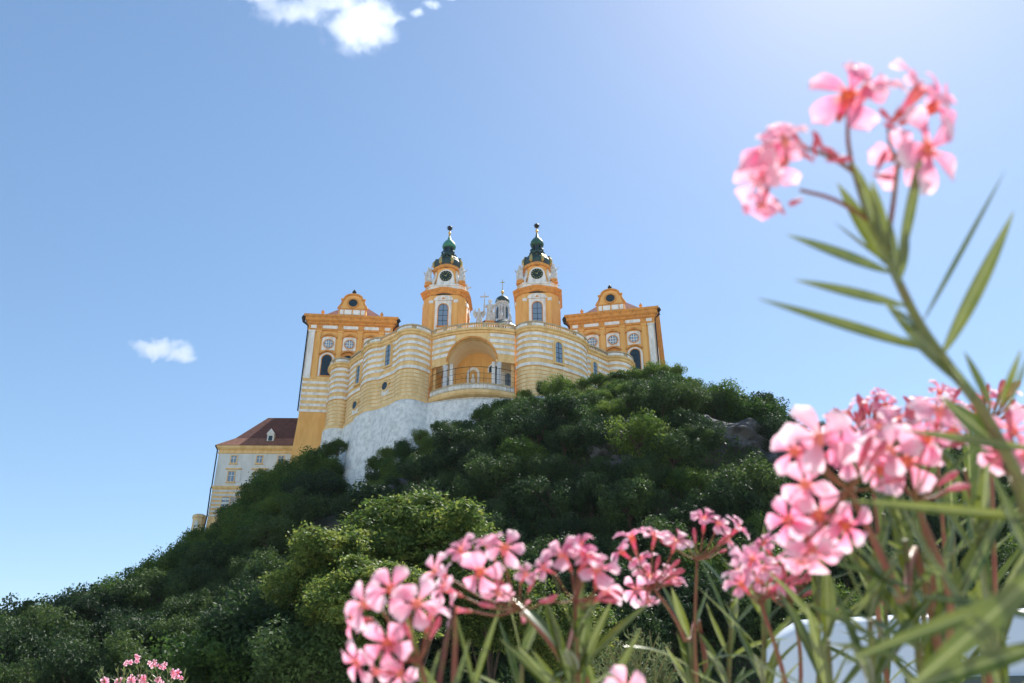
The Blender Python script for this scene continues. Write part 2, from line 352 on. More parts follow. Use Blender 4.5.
def joined(S):
    out = []
    for k, p in S:
        q = smooth_path(p, 4); out += q if not out else q[1:]
    return out
def wall_profile():
    pr = [(.5,61.0,0),(.55,61.5,0),(.3,61.8,2)]; z = 61.8
    while z < 66.9: pr += [(.14,z,3),(.14,z+.58,0),(.02,z+.63,0),(.02,z+.71,0)]; z += .76
    pr += [(.12,67.1,0),(.3,67.2,1),(.3,67.8,0),(.05,67.9,0)]; z = 68.7
    for k in range(5): pr += [(.05,z,0),(.17,z+.02,1),(.17,z+.62,0),(.05,z+.66,0)]; z += 1.16
    pr += [(.05,74.1,0),(.35,74.25,0),(.4,74.55,0),(.75,74.75,0),(.75,75.0,0),(.35,75.05,0)]
    return pr
PR = wall_profile()
bast = thing('terrace_bastion', 'curved yellow and white striped terrace wall with arched loggia between the wings', 'bastion', (-7,146,45), 0); MBs = Matrix.Translation((7,-146,-45))
for S in (LS, RS): b = MB(MBs); sweep(b, joined(S), PR, back=-3); b.obj('striped_wall', [YEL, WHT, YEL2, YEL2], bast)
BAL = mat('balustrade_stone', (.58,.46,.29), c2=(.42,.33,.21), scale=1.3)
def parapet(S):
    for kind, pts in S:
        path = smooth_path(pts, 4)
        p = MB(MBs)
        if kind == 'solid':
            sweep(p, path, [(.3,75.0,0),(.45,75.05,0),(.45,75.2,0),(.3,75.22,0),(.3,75.82,0),(.5,75.85,0),(.5,76.1,0)], back=-.25); o = p.obj('parapet', BAL, bast)
            q = MB(MBs); N = normals(path); L = len(path)
            for lo, hi in ((1,L//2-1),(L//2+1,L-2)):
                if hi <= lo: continue
                sub = path[lo:hi+1]; NN = N[lo:hi+1]; vs = []
                for a, n in zip(sub, NN):
                    for oo, zz in ((.305,75.22),(.42,75.28),(.42,75.75),(.305,75.79)): vs.append((a.x+n.x*oo,a.y+n.y*oo,zz))
                q.add(vs, [(i*4+j,(i+1)*4+j,(i+1)*4+j+1,i*4+j+1) for i in range(len(sub)-1) for j in range(3)])
            q.obj('panel', WHT, o)
        else:
            sweep(p, path, [(.35,75.0,0),(.35,75.2,0)], back=-.25); sweep(p, path, [(.4,75.85,0),(.4,76.1,0)], back=-.25); o = p.obj('balustrade', BAL, bast)
            q = MB(MBs); L = sum((path[i+1]-path[i]).length for i in range(len(path)-1)); n = int(L/.42)
            for k in range(n):
                s_ = L*(k+.5)/n; i = 0
                while i < len(path)-2 and s_ > (path[i+1]-path[i]).length: s_ -= (path[i+1]-path[i]).length; i += 1
                c = path[i].lerp(path[i+1], min(1, s_/(path[i+1]-path[i]).length))
                q.lathe([(.1,75.2),(.07,75.3),(.14,75.5),(.07,75.7),(.1,75.85)],6,(c.x,c.y))
            q.obj('balusters', WHT, o)
parapet(LS); parapet(RS)
# openings on the curved walls, placed by where the plan curve passes
def wall_frame(px, py):
    best = None
    for S in (LS, RS):
        pa = joined(S); N = normals(pa)
        for i in range(len(pa)-1):
            for k in range(6):
                p = pa[i].lerp(pa[i+1], k/6); n = N[i].lerp(N[i+1], k/6).normalized(); P = at(px, py, p.y)
                e = abs(P.x-p.x)
                if best is None or e < best[0]: best = (e, p, n, P.z)
    _, p, n, z = best; x = Vector((-n.y, n.x))
    M = Matrix(((x.x,-n.x,0,p.x+n.x*.14),(x.y,-n.y,0,p.y+n.y*.14),(0,0,1,0),(0,0,0,1)))
    return MBs @ M, z
for px, y0, y1, w_ in ((388.5,366,346,1.45),(358.5,384,367,1.3),(558.5,363.5,343,1.5),(594.5,378,363,1.2)):
    M, za = wall_frame(px, y0); _, zb = wall_frame(px, y1)
    s = MB(M); s.xz(arch_pts(w_+1.0, za-.5, zb+.45), -.05, .02); s.obj('window_surround', YEL, bast)
    arched_window(bast, M @ Matrix.Translation((0,-.06,0)), w_, za, zb, YEL, GLASS, .2)
for px, py in ((386,387),(356,406)):
    M, z = wall_frame(px, py)
    s = MB(M); s.box(-.95,.95,-.07,.02,z-1.7,z+.2); s.obj('window_surround', WHT, bast)
    round_window(bast, M @ Matrix.Translation((0,-.08,0)), .78, 0, z+.1, YEL, DARK, None, .25, .2)
    s = MB(M); s.xz([(1.35*math.cos(math.pi*k/10), z+.3+1.15*math.sin(math.pi*k/10)) for k in range(11)]+[(.1+1.05*math.cos(math.pi*k/10)-.1, z+.3+.9*math.sin(math.pi*k/10)) for k in range(10,-1,-1)], -.3, .02); s.obj('window_hood', YEL, bast)

# --- centre loggia, in a frame along its chord, bent into a shallow convex curve
CA = R(-7.6); CX, CYY = -7.15, 140.95
def centre(v, curve=True):
    x, y, z = v
    if curve: y = y - 1.9*(1-(x/7.7)**2) 
    return (CX+7 + x*math.cos(CA) - y*math.sin(CA), CYY-146 + x*math.sin(CA) + y*math.cos(CA), z-45)
def bend(mb): mb.v = [centre(v) for v in mb.v]; return mb
HW = 7.75; AR = 4.45; ZS = 68.6; ZB = 61.5
def opening(x): return ZS + math.sqrt(max(AR*AR-x*x,0))*1.0 if abs(x) < AR else ZS
xs = sorted(set([-HW+2*HW*k/30 for k in range(31)] + [AR*math.sin(R(a)) for a in range(-90,91,6)]))
bands = [(68.7+1.16*k+.02, 68.7+1.16*k+.64) for k in range(5)]
wl = MB()
for a, c in zip(xs, xs[1:]):
    za, zc = opening(a if a > -AR else a), opening(c)
    if a < -AR+1e-6 and c <= -AR+1e-6 or a >= AR-1e-6: za = zc = ZS
    for y in (0, 1.2): wl.add([(a,y,za),(c,y,zc),(c,y,74.15),(a,y,74.15)], [(0,1,2,3)])
    wl.add([(a,0,za),(c,0,zc),(c,1.2,zc),(a,1.2,za)], [(0,1,2,3)])
    for z0, z1 in bands[1:]:
        lo0, lo1 = max(z0, za+.45), max(z0, zc+.45)
        if min(z1-lo0, z1-lo1) > .05 and abs(a+c)/2 < HW-.1 and (abs(a) > 3.3 or z0 > 74):
            wl.add([(a,-.12,lo0),(c,-.12,lo1),(c,-.12,z1),(a,-.12,z1),(a,0,lo0),(c,0,lo1),(c,0,z1),(a,0,z1)], [(0,1,2,3),(0,4,5,1),(3,2,6,7)], 1)
bend(wl).obj('loggia_wall', [YEL, WHT], bast)
fr = MB()
for k in range(36):
    a0, a1 = math.pi*k/36, math.pi*(k+1)/36
    P = [(r*math.cos(a), y, ZS+r*math.sin(a)) for a in (a0,a1) for r, y in ((AR,.05),(AR,-.25),(AR+.35,-.25),(AR+.35,.0))]
    fr.add(P, [(0,1,5,4),(1,2,6,5),(2,3,7,6)])
bend(fr).obj('arch_moulding', TRIM, bast)
def bentbox(mb, x0, x1, y0, y1, z0, z1, m=0, n=16):
    for k in range(n): 
        a = x0+(x1-x0)*k/n; c = x0+(x1-x0)*(k+1)/n
        mb.add([(a,y0,z0),(c,y0,z0),(c,y0,z1),(a,y0,z1),(a,y1,z0),(c,y1,z0),(c,y1,z1),(a,y1,z1)], [(0,1,2,3),(3,2,6,7),(0,4,5,1)]+([(0,3,7,4)] if k==0 else [])+([(1,5,6,2)] if k==n-1 else [])+[(4,7,6,5)], m)
cn = MB()
for o0, z0, z1 in ((.3,74.15,74.5),(.7,74.5,75.0)): bentbox(cn,-HW,HW,-o0,1.2,z0,z1)
bend(cn).obj('cornice', YEL, bast)
for s_ in (-1,1): cn = MB(); bentbox(cn, min(s_*AR,s_*HW), max(s_*AR,s_*HW), -.3, 0, 68.15, 68.6, n=6); bend(cn).obj('architrave', YEL, bast)
pp = MB(); bentbox(pp,-HW,HW,-.35,.25,75.0,75.2); bentbox(pp,-HW,HW,-.4,.25,75.85,76.1)
for x in (-7.4,-5.2,5.2,7.4,-2.4,2.4): bentbox(pp,x-.3,x+.3,-.36,.2,75.2,75.85,n=1)
po = bend(pp).obj('balustrade', BAL, bast)
q = MB()
for k in range(34):
    x = -7.2+14.4*k/33
    q.lathe([(.1,75.2),(.07,75.3),(.14,75.5),(.07,75.7),(.1,75.85)],6,(x,0))
bend(q).obj('balusters', WHT, po)
# columns, entablature blocks
for x in (-4.95,4.95):
    c = MB(); 
    c.lathe([(.5,62.6),(.5,62.9),(.42,63.0),(.45,63.2),(.42,65),(.38,67.4),(.42,67.5),(.5,67.7),(.55,68.15)],18,(x,.25)); c.v = [centre((a,b_-1.9*(1-(x/7.7)**2),z),False) for a,b_,z in c.v]
    c.obj('column', mat('pale_marble_column',(.68,.70,.72),.5,c2=(.55,.57,.6),scale=2) if x < 0 else bpy.data.materials['pale_marble_column'], bast, True)
for x in (-7.3,7.3,-3.9,3.9):
    c = MB(); bentbox(c,x-.3,x+.3,.7,1.1,62.6,68.6,n=1); bend(c).obj('pilaster', YEL if abs(x) > 5 else WHT, bast)
# interior: floor, back wall, side walls, vault
ins = MB(); yb = 4.4
ins.add([centre((x,y,z)) for x,y,z in ((-HW,0,ZB+1),(HW,0,ZB+1),(HW,yb+2,ZB+1),(-HW,yb+2,ZB+1))], [(0,1,2,3)])
ins.obj('loggia_floor', WHT, bast)
ins = MB(); NN = 24; arcp = [(-HW,ZS),(-AR,ZS)]+[(AR*math.cos(math.pi*(1-k/NN)), ZS+AR*math.sin(math.pi*(1-k/NN))) for k in range(1,NN)]+[(AR,ZS),(HW,ZS)]
vs = []
for x, z in arcp:
    vs += [(x,1.2-1.9*(1-(x/7.7)**2),z),(x*.93,yb,z)]
ins.add([centre(v,False) for v in vs], [(2*i,2*i+1,2*i+3,2*i+2) for i in range(len(arcp)-1)])
ins.obj('vault', mat('glow_lightened_plaster',(.92,.74,.48),c2=(.88,.68,.42),scale=.8), bast, True)  # plaster lightened to paint the bounced glow inside the loggia
ins = MB()
ins.add([centre(v,False) for v in [(-HW,yb,ZB),(HW,yb,ZB),(HW,yb,75),(-HW,yb,75)]], [(0,1,2,3)])
for s_ in (-1,1): ins.add([centre(v,False) for v in [(s_*HW,0,ZB),(s_*HW*.93,yb,ZB),(s_*HW*.93,yb,75),(s_*HW,0,75)]], [(0,1,2,3)])
ins.obj('loggia_back_wall', ORANGE, bast)
Mi = Matrix.Translation((7,-146,-45)) @ Matrix.Translation((CX,CYY,0)) @ Matrix.Rotation(CA,4,'Z') @ Matrix.Translation((0,yb,0))
for x in (-4.9,-2.5,2.5,4.9): c = MB(Mi @ Matrix.Translation((x,0,0))); c.box(-.4,.4,-.35,-.01,ZB+1,68.2); c.box(-.5,.5,-.45,-.01,68.2,68.6); c.obj('pilaster', ORANGE if abs(x) < 3 else WHT, bast)
# niche with statue relief and a window
c = MB(Mi @ Matrix.Translation((-.7,0,0))); ring_xz(c, arch_pts(2.4,63,70.0), arch_pts(1.6,63,69.4), -.3,-.01); c.lathe([(.5,63),(.55,65),(.4,66.5),(.5,67.3),(.2,67.8),(.28,68.3),(.05,68.7)],8,(0,-.3)); c.obj('niche_frame', WHT, bast)
for x, z0, z1, gl in ((3.1,66.2,70.3,DARK),(-5.9,63.0,68.4,GLASS),(5.9,63.0,68.4,GLASS)):
    arched_window(bast, Mi @ Matrix.Translation((x,-.02,0)), 1.6 if abs(x)<5 else 1.1, z0, z1, WHT, gl, .25)
# balcony: stone balustrade bulging out, iron rail on top
def bal_path(o): return [Vector(centre((x, -o-1.1*(1-(x/HW)**2), 0))[:2]) for x in [-HW+2*HW*k/24 for k in range(25)]]
p = MB(); P0 = bal_path(.4)
def sw(mb, path, prof, back):
    k = MB(); sweep(k, path, prof, back); mb.add([(a,b_,z-45) for a,b_,z in k.v], k.f, 0)
sw(p, P0, [(0,61.2,0),(.3,61.5,0),(.3,62.0,0),(.1,62.1,0)], -2.2)
p.obj('balcony_slab', YEL, bast)
p = MB(); sw(p, P0, [(.1,62.1,0),(.1,62.3,0)], -.2); sw(p, P0, [(.15,63.1,0),(.15,63.35,0)], -.2)
po = p.obj('balustrade', BAL, bast)
q = MB()
for i in range(24):
    for f in (0.1,.4,.7):
        c = P0[i].lerp(P0[i+1], f); q.lathe([(.1,17.3),(.07,17.4),(.16,17.7),(.07,17.95),(.1,18.1)],6,(c.x,c.y))
q.obj('balusters', WHT, po)
p = MB()
for i in range(0,25,4): p.tube([(P0[i].x,P0[i].y,18.35),(P0[i].x,P0[i].y,21.6)],.035,5)
for z in (19.3,20.3,21.5): p.tube([(c.x,c.y,z) for c in P0],.03 if z<21 else .05,5)
p.obj('railing', IRON, bast)

# --- retaining wall under the bastion
rw = thing('retaining_wall', 'tall stained white retaining wall carrying the striped terrace on the rock', 'wall', (-20,150,30), 0); MR = Matrix.Translation((20,-150,-30))
p = MB(MR); la = joined(LS[:2]); sweep(p, la, [(1.0,40,0),(.7,56,0),(.5,60.9,0),(.5,61.2,0)], back=-3); p.obj('wall_section', RET, rw, True)
rest = joined(LS[2:]) + [Vector(centre((x,-.3,0))[:2])+Vector((-7,146)) for x in (-7.2,-5,-2,0,2,5,7.2)] + joined(RS[:2])
sm = [rest[0]]
for _ in range(4):
    rest = [rest[0]] + [(rest[i-1]+rest[i]*2+rest[i+1])/4 for i in range(1,len(rest)-1)] + [rest[-1]]
p = MB(MR); sweep(p, rest, [(3.4,36,0),(2.7,44,0),(1.6,56,0),(1.1,60.4,0),(.5,60.9,0),(.4,61.1,0)], back=-3); p.obj('wall_section', RET, rw, True)

# ------------------------------------------------------------------ statues and bell towers
def statue_mesh(name, cross=False, wings=False):
    m = MB()
    m.lathe([(.55,0),(.6,.3),(.48,1.2),(.42,1.7),(.5,2.2),(.42,2.55),(.15,2.75),(.13,2.85)],12)
    m.ball((0,-.05,3.1),.27,8)
    m.tube([(-.42,0,2.45),(-.75,-.25,2.1),(-.7,-.6,2.5 if not wings else 2.9)],[.17,.14,.1],6)
    m.tube([(.42,0,2.45),(.8,-.1,2.6),(.95,-.25,3.2)],[.17,.14,.09],6)
    m.tube([(-.3,-.35,.1),(-.1,-.55,1.2),(.3,-.4,2.2)],[.2,.22,.1],6)
    m.tube([(.35,.1,.1),(.45,-.2,1.0),(.1,-.45,1.9)],[.25,.2,.1],6)
    if wings:
        m.xz([(-.2,2.4),(-1.1,3.1),(-1.25,2.3),(-.7,1.2)],.1,.25); m.xz([(.2,2.4),(1.1,3.1),(1.25,2.3),(.7,1.2)],.1,.25)
    return m.mesh(name, STONEW)
STONEW = mat('pale_statue_stone', (.68,.68,.66), .8, c2=(.45,.45,.44), scale=2.5)
SM = statue_mesh('statue'); SW = statue_mesh('winged_statue', wings=True)
AX = R(-4)
def tower(cx, cyy, label, cap):
    B = 78; DZ = -1.0
    t = thing('bell_tower', label, 'bell tower', (cx,cyy,B+DZ), AX, 'twin bell towers of the abbey church'); M = Matrix.Translation((0,0,-B))
    h = 4.9; c = 1.5
    def octo(h, c): return [(-h+c,-h),(h-c,-h),(h,-h+c),(h,h-c),(h-c,h),(-h+c,h),(-h,h-c),(-h,-h+c)]
    b = MB(M); b.xy(octo(h,c), 78, 101.2); b.obj('shaft', ORANGE, t)
    # each face: window, surround, panel, pilasters
    for k in range(4):
        Mk = M @ Matrix.Rotation(k*math.pi/2,4,'Z') @ Matrix.Translation((0,-h,0))
        s = MB(Mk); ring_xz(s, [(-1.9,90.9),(1.9,90.9)]+[(1.9-3.8*i/10, 99.6) for i in range(11)], arch_pts(2.5,92.9,98.9), -.2,.0); s.obj('window_surround', WHT, t)
        arched_window(t, Mk @ Matrix.Translation((0,-.03,0)), 2.2, 93.1, 98.75, TRIM, GLASS, .16, .3)
        s = MB(Mk); s.xz([(-2.2,99.7)]+[(2.2*-math.cos(math.pi*i/10), 100.0+1.0*math.sin(math.pi*i/10)) for i in range(11)]+[(2.2,99.7)],-.3,0); s.obj('relief_panel', WHT, t)
        s = MB(Mk); s.xz([(-.4,100.0),(0,100.5),(.4,100.0)],-.42,-.31); s.obj('relief_ornament', TRIM, t)
        for x in (-2.85,2.85):
            s = MB(Mk); s.box(x-.42,x+.42,-.22,0,88,99.0); o = s.obj('pilaster', ORANGE, t)
            s = MB(Mk); s.box(x-.5,x+.5,-.32,0,99.0,99.8); s.obj('capital', FAC, o)
    # wavy main cornice, front face rises in an arc
    cp = MB(M)
    prof = [(.1,101.0),(.35,101.2),(.35,101.6),(.65,101.9),(.8,102.25),(.3,102.5)]
    ring0 = []
    segs = []
    def per(o):
        P = octo(h+o, c); out = []
        for i in range(8):
            a = Vector(P[i]); d = Vector(P[(i+1)%8]); n = 10 if i%2 == 0 else 2
            for k in range(n):
                f = k/n; q = a.lerp(d,f); z = .75*math.sin(math.pi*f)**2 if i%2 == 0 else 0
                out.append((q.x,q.y,z))
        return out
    rings = [[(x,y,zz+z) for x,y,zz in per(o)] for o,z in prof]; n = len(rings[0])
    cp.add([v for r_ in rings for v in r_], [(j*n+i, j*n+(i+1)%n, (j+1)*n+(i+1)%n, (j+1)*n+i) for j in range(len(prof)-1) for i in range(n)] + [tuple(range((len(prof)-1)*n, len(prof)*n))])
    cp.obj('cornice', TRIM, t)
    a = MB(M); a.xy(octo(4.5,1.4),102.5,103.9); a.xy(octo(4.75,1.4),103.9,104.2); a.obj('attic', WHT, t)
    for sx, sy in ((-1,-1),(1,-1),(-1,1),(1,1)):
        p = MB(M); p.lathe([(.95,104.1),(1.05,104.4),(.8,104.7),(.95,105.1),(.6,105.3)],10,(sx*3.9,sy*3.9)); p.obj('pedestal', TRIM, t)
        s = link('statue', SM, t); s.location = (sx*3.9, sy*3.9, 105.2-B); s.rotation_euler = (0,0,math.atan2(sy,sx)+math.pi/2); s.scale = (1.4,1.4,1.25)
        v = MB(M); v.tube([(sx*3.0,sy*3.0,104.3),(sx*3.2,sy*3.2,105.5),(sx*2.7,sy*2.7,107),(sx*2.3,sy*2.3,109)],[.5,.55,.4,.35],8); v.obj('volute', WHT, t)
    k2 = MB(M); k2.xy(octo(2.95,.9),104.2,109.8); k2.obj('clock_stage', ORANGE, t)
    for k in range(4):
        Mk = M @ Matrix.Rotation(k*math.pi/2,4,'Z') @ Matrix.Translation((0,-2.95,0))
        s = MB(Mk); s.xz([(-2.3,104.3),(2.3,104.3),(2.2,105.6)]+[(1.85*math.cos(math.pi*i/12),107.4+1.85*math.sin(math.pi*i/12)) for i in range(13)]+[(-2.2,105.6)],-.22,0); s.obj('clock_surround', WHT, t)
        c_ = MB(Mk); c_.xz(circ(1.42,0,107.4,28),-.36,-.23); co = c_.obj('clock_dial', CLOCK, t)
        r_ = MB(Mk)
        for i in range(12):
            A = i*math.pi/6; d = Vector((math.sin(A),math.cos(A))); e = Vector((d.y,-d.x))*.06
            r_.xz([tuple(d*.95+e+Vector((0,107.4))),tuple(d*1.28+e+Vector((0,107.4))),tuple(d*1.28-e+Vector((0,107.4))),tuple(d*.95-e+Vector((0,107.4)))],-.4,-.365)
        r_.obj('hour_marks', GOLD, co)
        for A, L_, wd in ((R(-70),.8,.09),(R(35),1.15,.06)):
            d = Vector((math.sin(A),math.cos(A))); e = Vector((d.y,-d.x))*wd; z0 = Vector((0,107.4)); yy = -.44 if L_ < 1 else -.48
            hnd = MB(Mk); hnd.xz([tuple(z0-d*.2+e),tuple(z0+d*L_),tuple(z0-d*.2-e)],yy,yy+.03); hnd.obj('clock_hand', GOLD, co)
        n = 12; top = [(-2.95+5.9*i/n, 109.5+1.15*math.sin(math.pi*i/n)) for i in range(n+1)]
        s = MB(Mk); s.xz(top+[(x,z-.7) for x,z in top[::-1]],-.55,.1); s.obj('arched_cornice', TRIM, t)
    r_ = MB(M); r_.lathe([(2.8,109.7),(3.2,110.3),(3.55,111.2),(3.5,112.1),(3.25,112.6),(2.75,112.8),(2.85,113.1),(2.5,113.7),(1.8,114.2),(1.65,114.5),(2.0,114.8),(1.6,115.2)],16); ro = r_.obj('onion_roof', COPPER, t, True)
    for k in range(8):
        A = R(22.5+45*k); g_ = MB(M @ Matrix.Rotation(A,4,'Z')); g_.tube([(3.15,0,110.4),(3.6,.0,111.2),(3.6,0,112.2),(3.15,0,113.2)],[.12,.4,.36,.1],7); g_.obj('gilt_ornament', GOLD, ro)
    for k in range(4):
        g_ = MB(M @ Matrix.Rotation(k*math.pi/2,4,'Z')); g_.ball((0,-2.5,113.3),.5,8); g_.xz([(.95*math.cos(math.pi*i/8),113.2+.9*math.sin(math.pi*i/8)) for i in range(9)]+[(.65*math.cos(math.pi*i/8),113.2+.6*math.sin(math.pi*i/8)) for i in range(8,-1,-1)],-3.1,-2.0); g_.obj('dormer', COPPER, ro)
    for k in range(4):
        g_ = MB(M @ Matrix.Rotation(k*math.pi/2+R(45),4,'Z')); g_.tube([(1.9,0,114.6),(2.0,0,115.2),(1.5,0,115.9),(1.5,0,116.6),(1.25,0,117.1)],[.22,.28,.18,.2,.12],6); g_.obj('scroll', COPPER, ro)
    l_ = MB(M); l_.lathe([(1.3,115.0),(1.15,115.3),(1.1,117.1),(1.35,117.3)],8,ph=R(22.5)); l_.obj('lantern', COPPER, t)
    for k in range(8):
        g_ = MB(M @ Matrix.Rotation(k*math.pi/4,4,'Z')); g_.xz(arch_pts(.5,115.5,116.9,6),-1.16,-1.06); g_.obj('lantern_opening', DARK, t)
    c_ = MB(M); c_.lathe([(1.55,117.2),(1.7,117.6),(1.55,118.3),(1.05,119.1),(.5,119.6),(.2,120.9)],16); c_.obj('lantern_cap', cap, t, True)
    g_ = MB(M); g_.lathe([(.15,120.8),(.3,121.1),(.12,121.3)],10); g_.ball((0,0,121.7),.38,8); g_.lathe([(.1,122),(.08,122.8)],8); fo = g_.obj('finial', GOLD, t, True)
    g_ = MB(M); g_.ball((0,0,123.2),.62,10)
    for k in range(10):
        A = k*math.pi/5; g_.tube([(0,0,123.2),(.85*math.cos(A),.3*math.sin(A*1.7),123.2+.85*math.sin(A))],[.12,.03],5)
    g_.obj('starburst', IRON, fo)
    return t
tower(-15.4,175.0,'left of the twin orange bell towers, with bright green cap above its dark onion roof', COPPERG)
tower(6.1,174.0,'right of the twin orange bell towers, beside the cross-topped lantern, dark onion roof', COPPERD)

# --- church body, lantern dome, statues
ch = thing('abbey_church', 'abbey church with small domed lantern seen between the twin bell towers', 'church', (-4.6,190,60), AX); M = Matrix.Translation((0,0,-60))
b = MB(M); b.box(-7,7,-20,-14,60,90.2); b.box(-9,9,-14,30,60,92); b.obj('nave_wall', ORANGE, ch)
b = MB(M); b.box(-7.2,7.2,-20.6,-14,90.2,90.9); b.obj('front_cornice', TRIM, ch)
b = MB(M); b.xz([(-9.5,92),(9.5,92),(0,98)],-13,30); b.obj('nave_roof', TILE, ch)
b = MB(M); b.lathe([(8.2,92),(8.2,102.0)],24,(.9,15)); b.obj('drum', ORANGE, ch)
b = MB(M); b.lathe([(8.6,102.0),(8.3,104.0),(7.3,106.3),(5.6,108.6),(3.6,110.2),(2.0,111.6)],24,(.9,15)); b.obj('dome', COPPER, ch, True)
M = M @ Matrix.Translation((0,0,-1.0))
b = MB(M); b.lathe([(1.7,110.2),(1.8,112.8),(1.55,113),(1.5,118),(1.8,118.3),(1.9,118.8)],12,(.9,15)); lo = b.obj('lantern', STONEW, ch)
for k in range(6):
    A = k*math.pi/3+R(30); Mk = M @ Matrix.Translation((.9,15,0)) @ Matrix.Rotation(A,4,'Z')
    b = MB(Mk); b.tube([(2.3,0,112.4),(2.7,0,113.6),(2.1,0,115.5),(2.2,0,116.8),(1.7,0,117.8)],[.35,.4,.25,.3,.2],7); b.obj('volute', STONEW, lo)
    b = MB(M @ Matrix.Translation((.9,15,0)) @ Matrix.Rotation(k*math.pi/3,4,'Z')); b.xz(arch_pts(.8,113.6,117.2,6),-1.56,-1.4); b.obj('lantern_window', DARK, lo)
b = MB(M); b.lathe([(1.9,118.7),(2.0,119.3),(1.7,120.1),(.9,120.8),(.3,121.2)],14,(.9,15)); b.obj('lantern_cap', COPPER, ch, True)
b = MB(M); b.ball((.9,15,122.3),.5,8); b.lathe([(.25,121),(.12,121.8),(.1,124.3)],8,(.9,15)); b.box(.3,1.5,14.95,15.05,125.4,125.6); b.box(.82,.98,14.95,15.05,124.2,126.4); b.obj('cross', GOLD, ch)
# statues on the church front
def on_front(px, zb, name, label, mesh, s, extra=None):
    P = at(px, 322, 169.5); o = thing('statue', label, 'statue', (P.x,169.5,zb), AX, 'statues on the church front')
    p = MB(); p.box(-1.1,1.1,-.8,.8,0,.35); p.box(-.9,.9,-.6,.6,.35,1.5); p.box(-1.05,1.05,-.75,.75,1.5,1.75); p.obj('pedestal', TRIM, o)
    f = link('figure', mesh, o); f.location = (0,0,1.75); f.scale = (s,s,s)
    return o
st = on_front(490, 91.0, 'christ', 'largest pale statue holding up a tall cross between the towers', SM, 1.75)
c = MB(); c.tube([(-1.2,-1.0,3.4),(-1.2,-1.0,8.9)],.12,6); c.box(-2.2,-.2,-1.12,-.88,7.8,8.05); c.obj('cross', STONEW, st)
on_front(479, 90.6, 'angel', 'small winged angel statue left of the cross-bearing statue', SW, 1.2)
on_front(508, 89.0, 'angel', 'small statue low beside the right bell tower', SM, .8)

# ------------------------------------------------------------------ left house
hs = thing('guest_house', 'grey-white abbey house with brown hipped roof at the far left below the abbey', 'house', (-53.5,168,36), R(1)); M = Matrix.Translation((0,0,-36))
b = MB(M); b.box(-7.4,10,0,16,53.9,62.2); b.obj('upper_wall', FAC, hs)
b = MB(M); pr = [(.05,47.6,0)]; z = 47.6
for k in range(7): pr += [(.05,z,0),(.12,z+.02,1),(.12,z+.42,0),(.05,z+.45,0)]; z += .85
pr += [(.3,z,0),(.35,z+.35,0),(0,z+.4,0)]
C = [[(-7.4-o,16,zz),(-7.4-o,-o,zz),(10+o,-o,zz),(10+o,16,zz)] for o,zz,_ in pr]
for a_, c_, q_ in zip(C, C[1:], pr): b.add(a_+c_, [(i,i+1,i+5,i+4) for i in range(3)], q_[2])
b.obj('striped_wall', [YEL, FAC], hs)
b = MB(M); b.xy([(-8.0,-.6),(10,-.6),(10,16),(-8.0,16)],36,47.6,0,[(-7.45,-.05),(10,-.05),(10,16),(-7.45,16)]); b.obj('base_wall', YEL, hs)
b = MB(M); cornice(b,-7.4,10,0,16,[(.02,60.9),(.15,60.95),(.15,61.3),(.02,61.35),(.02,61.6),(.3,61.8),(.6,62.1),(.65,62.5),(0,62.6)]); b.obj('cornice', YEL, hs)
r = MB(M); r.add([(-8.2,-.8,62.5),(11,-.8,62.5),(11,17,62.5),(-8.2,17,62.5),(-5.0,1.8,65.0),(11,1.8,65.0),(11,15,65.0),(-5.0,15,65.0)],[(0,1,5,4),(1,2,6,5),(2,3,7,6),(3,0,4,7)]); r.obj('roof_skirt', TILEL, hs)
r = MB(M); r.add([(-5.0,1.8,65.0),(11,1.8,65.0),(11,15,65.0),(-5.0,15,65.0),(-.6,8.2,72.2),(11,8.2,72.2)],[(0,1,5,4),(2,3,4,5),(3,0,4),(1,2,5)]); ro = r.obj('roof', TILE, hs)
dm = MB(M); dm.box(1.9,3.3,.8,4,63.6,65.6); dm.xz([(1.7,65.6),(3.5,65.6),(2.6,66.8)],.6,5); do = dm.obj('dormer', FAC, ro)
dm = MB(M); dm.box(2.2,3.0,.72,.8,64.1,65.2)
dm.obj('dormer_pane', DARK, ro)
def sash(x, z0, z1, w_=1.3, sh=False):
    f = MB(M); f.box(x-w_/2-.18,x+w_/2+.18,-.16,0,z0-.18,z0); f.box(x-w_/2-.18,x+w_/2+.18,-.16,0,z1,z1+.18); f.box(x-w_/2-.18,x-w_/2,-.16,0,z0,z1); f.box(x+w_/2,x+w_/2+.18,-.16,0,z0,z1)
    f.box(x-w_/2-.35,x+w_/2+.35,-.3,0,z0-.32,z0-.18); o = f.obj('window', YEL, hs)
    g_ = MB(M); g_.box(x-w_/2,x+w_/2,-.06,-.01,z0,z1); g_.obj('pane', GLASS, o)
    g_ = MB(M); g_.box(x-.05,x+.05,-.1,-.065,z0,z1); g_.box(x-w_/2,x-.05,-.1,-.065,(z0+z1)/2+.2,(z0+z1)/2+.3); g_.box(x+.05,x+w_/2,-.1,-.065,(z0+z1)/2+.2,(z0+z1)/2+.3); g_.obj('glazing_bars', WHT, o)
    if sh: s = MB(M); s.box(x+w_/2+.25,x+w_/2+1.3,-.12,-.02,z0-.1,z1+.1); s.obj('shutter', STONE if sh == 2 else FAC, o)
for x in (-4.1,1.2,5.6): sash(x, 58.9, 60.4, 1.1); sash(x, 54.9, 57.0, 1.25, 1); 
for x in (-4.6,.6,5.6): sash(x+.1, 49.0, 51.6, 1.5, 2)
for x in (-5.4,0,5): sash(x, 45.0, 46.3, .9)
b = MB(M)
for x in (-3.8,1.5,5.9): b = MB(M); b.box(x-1.6,x+1.6,-.25,.0,57.45,57.75); b.obj('window_hood', YEL, hs)
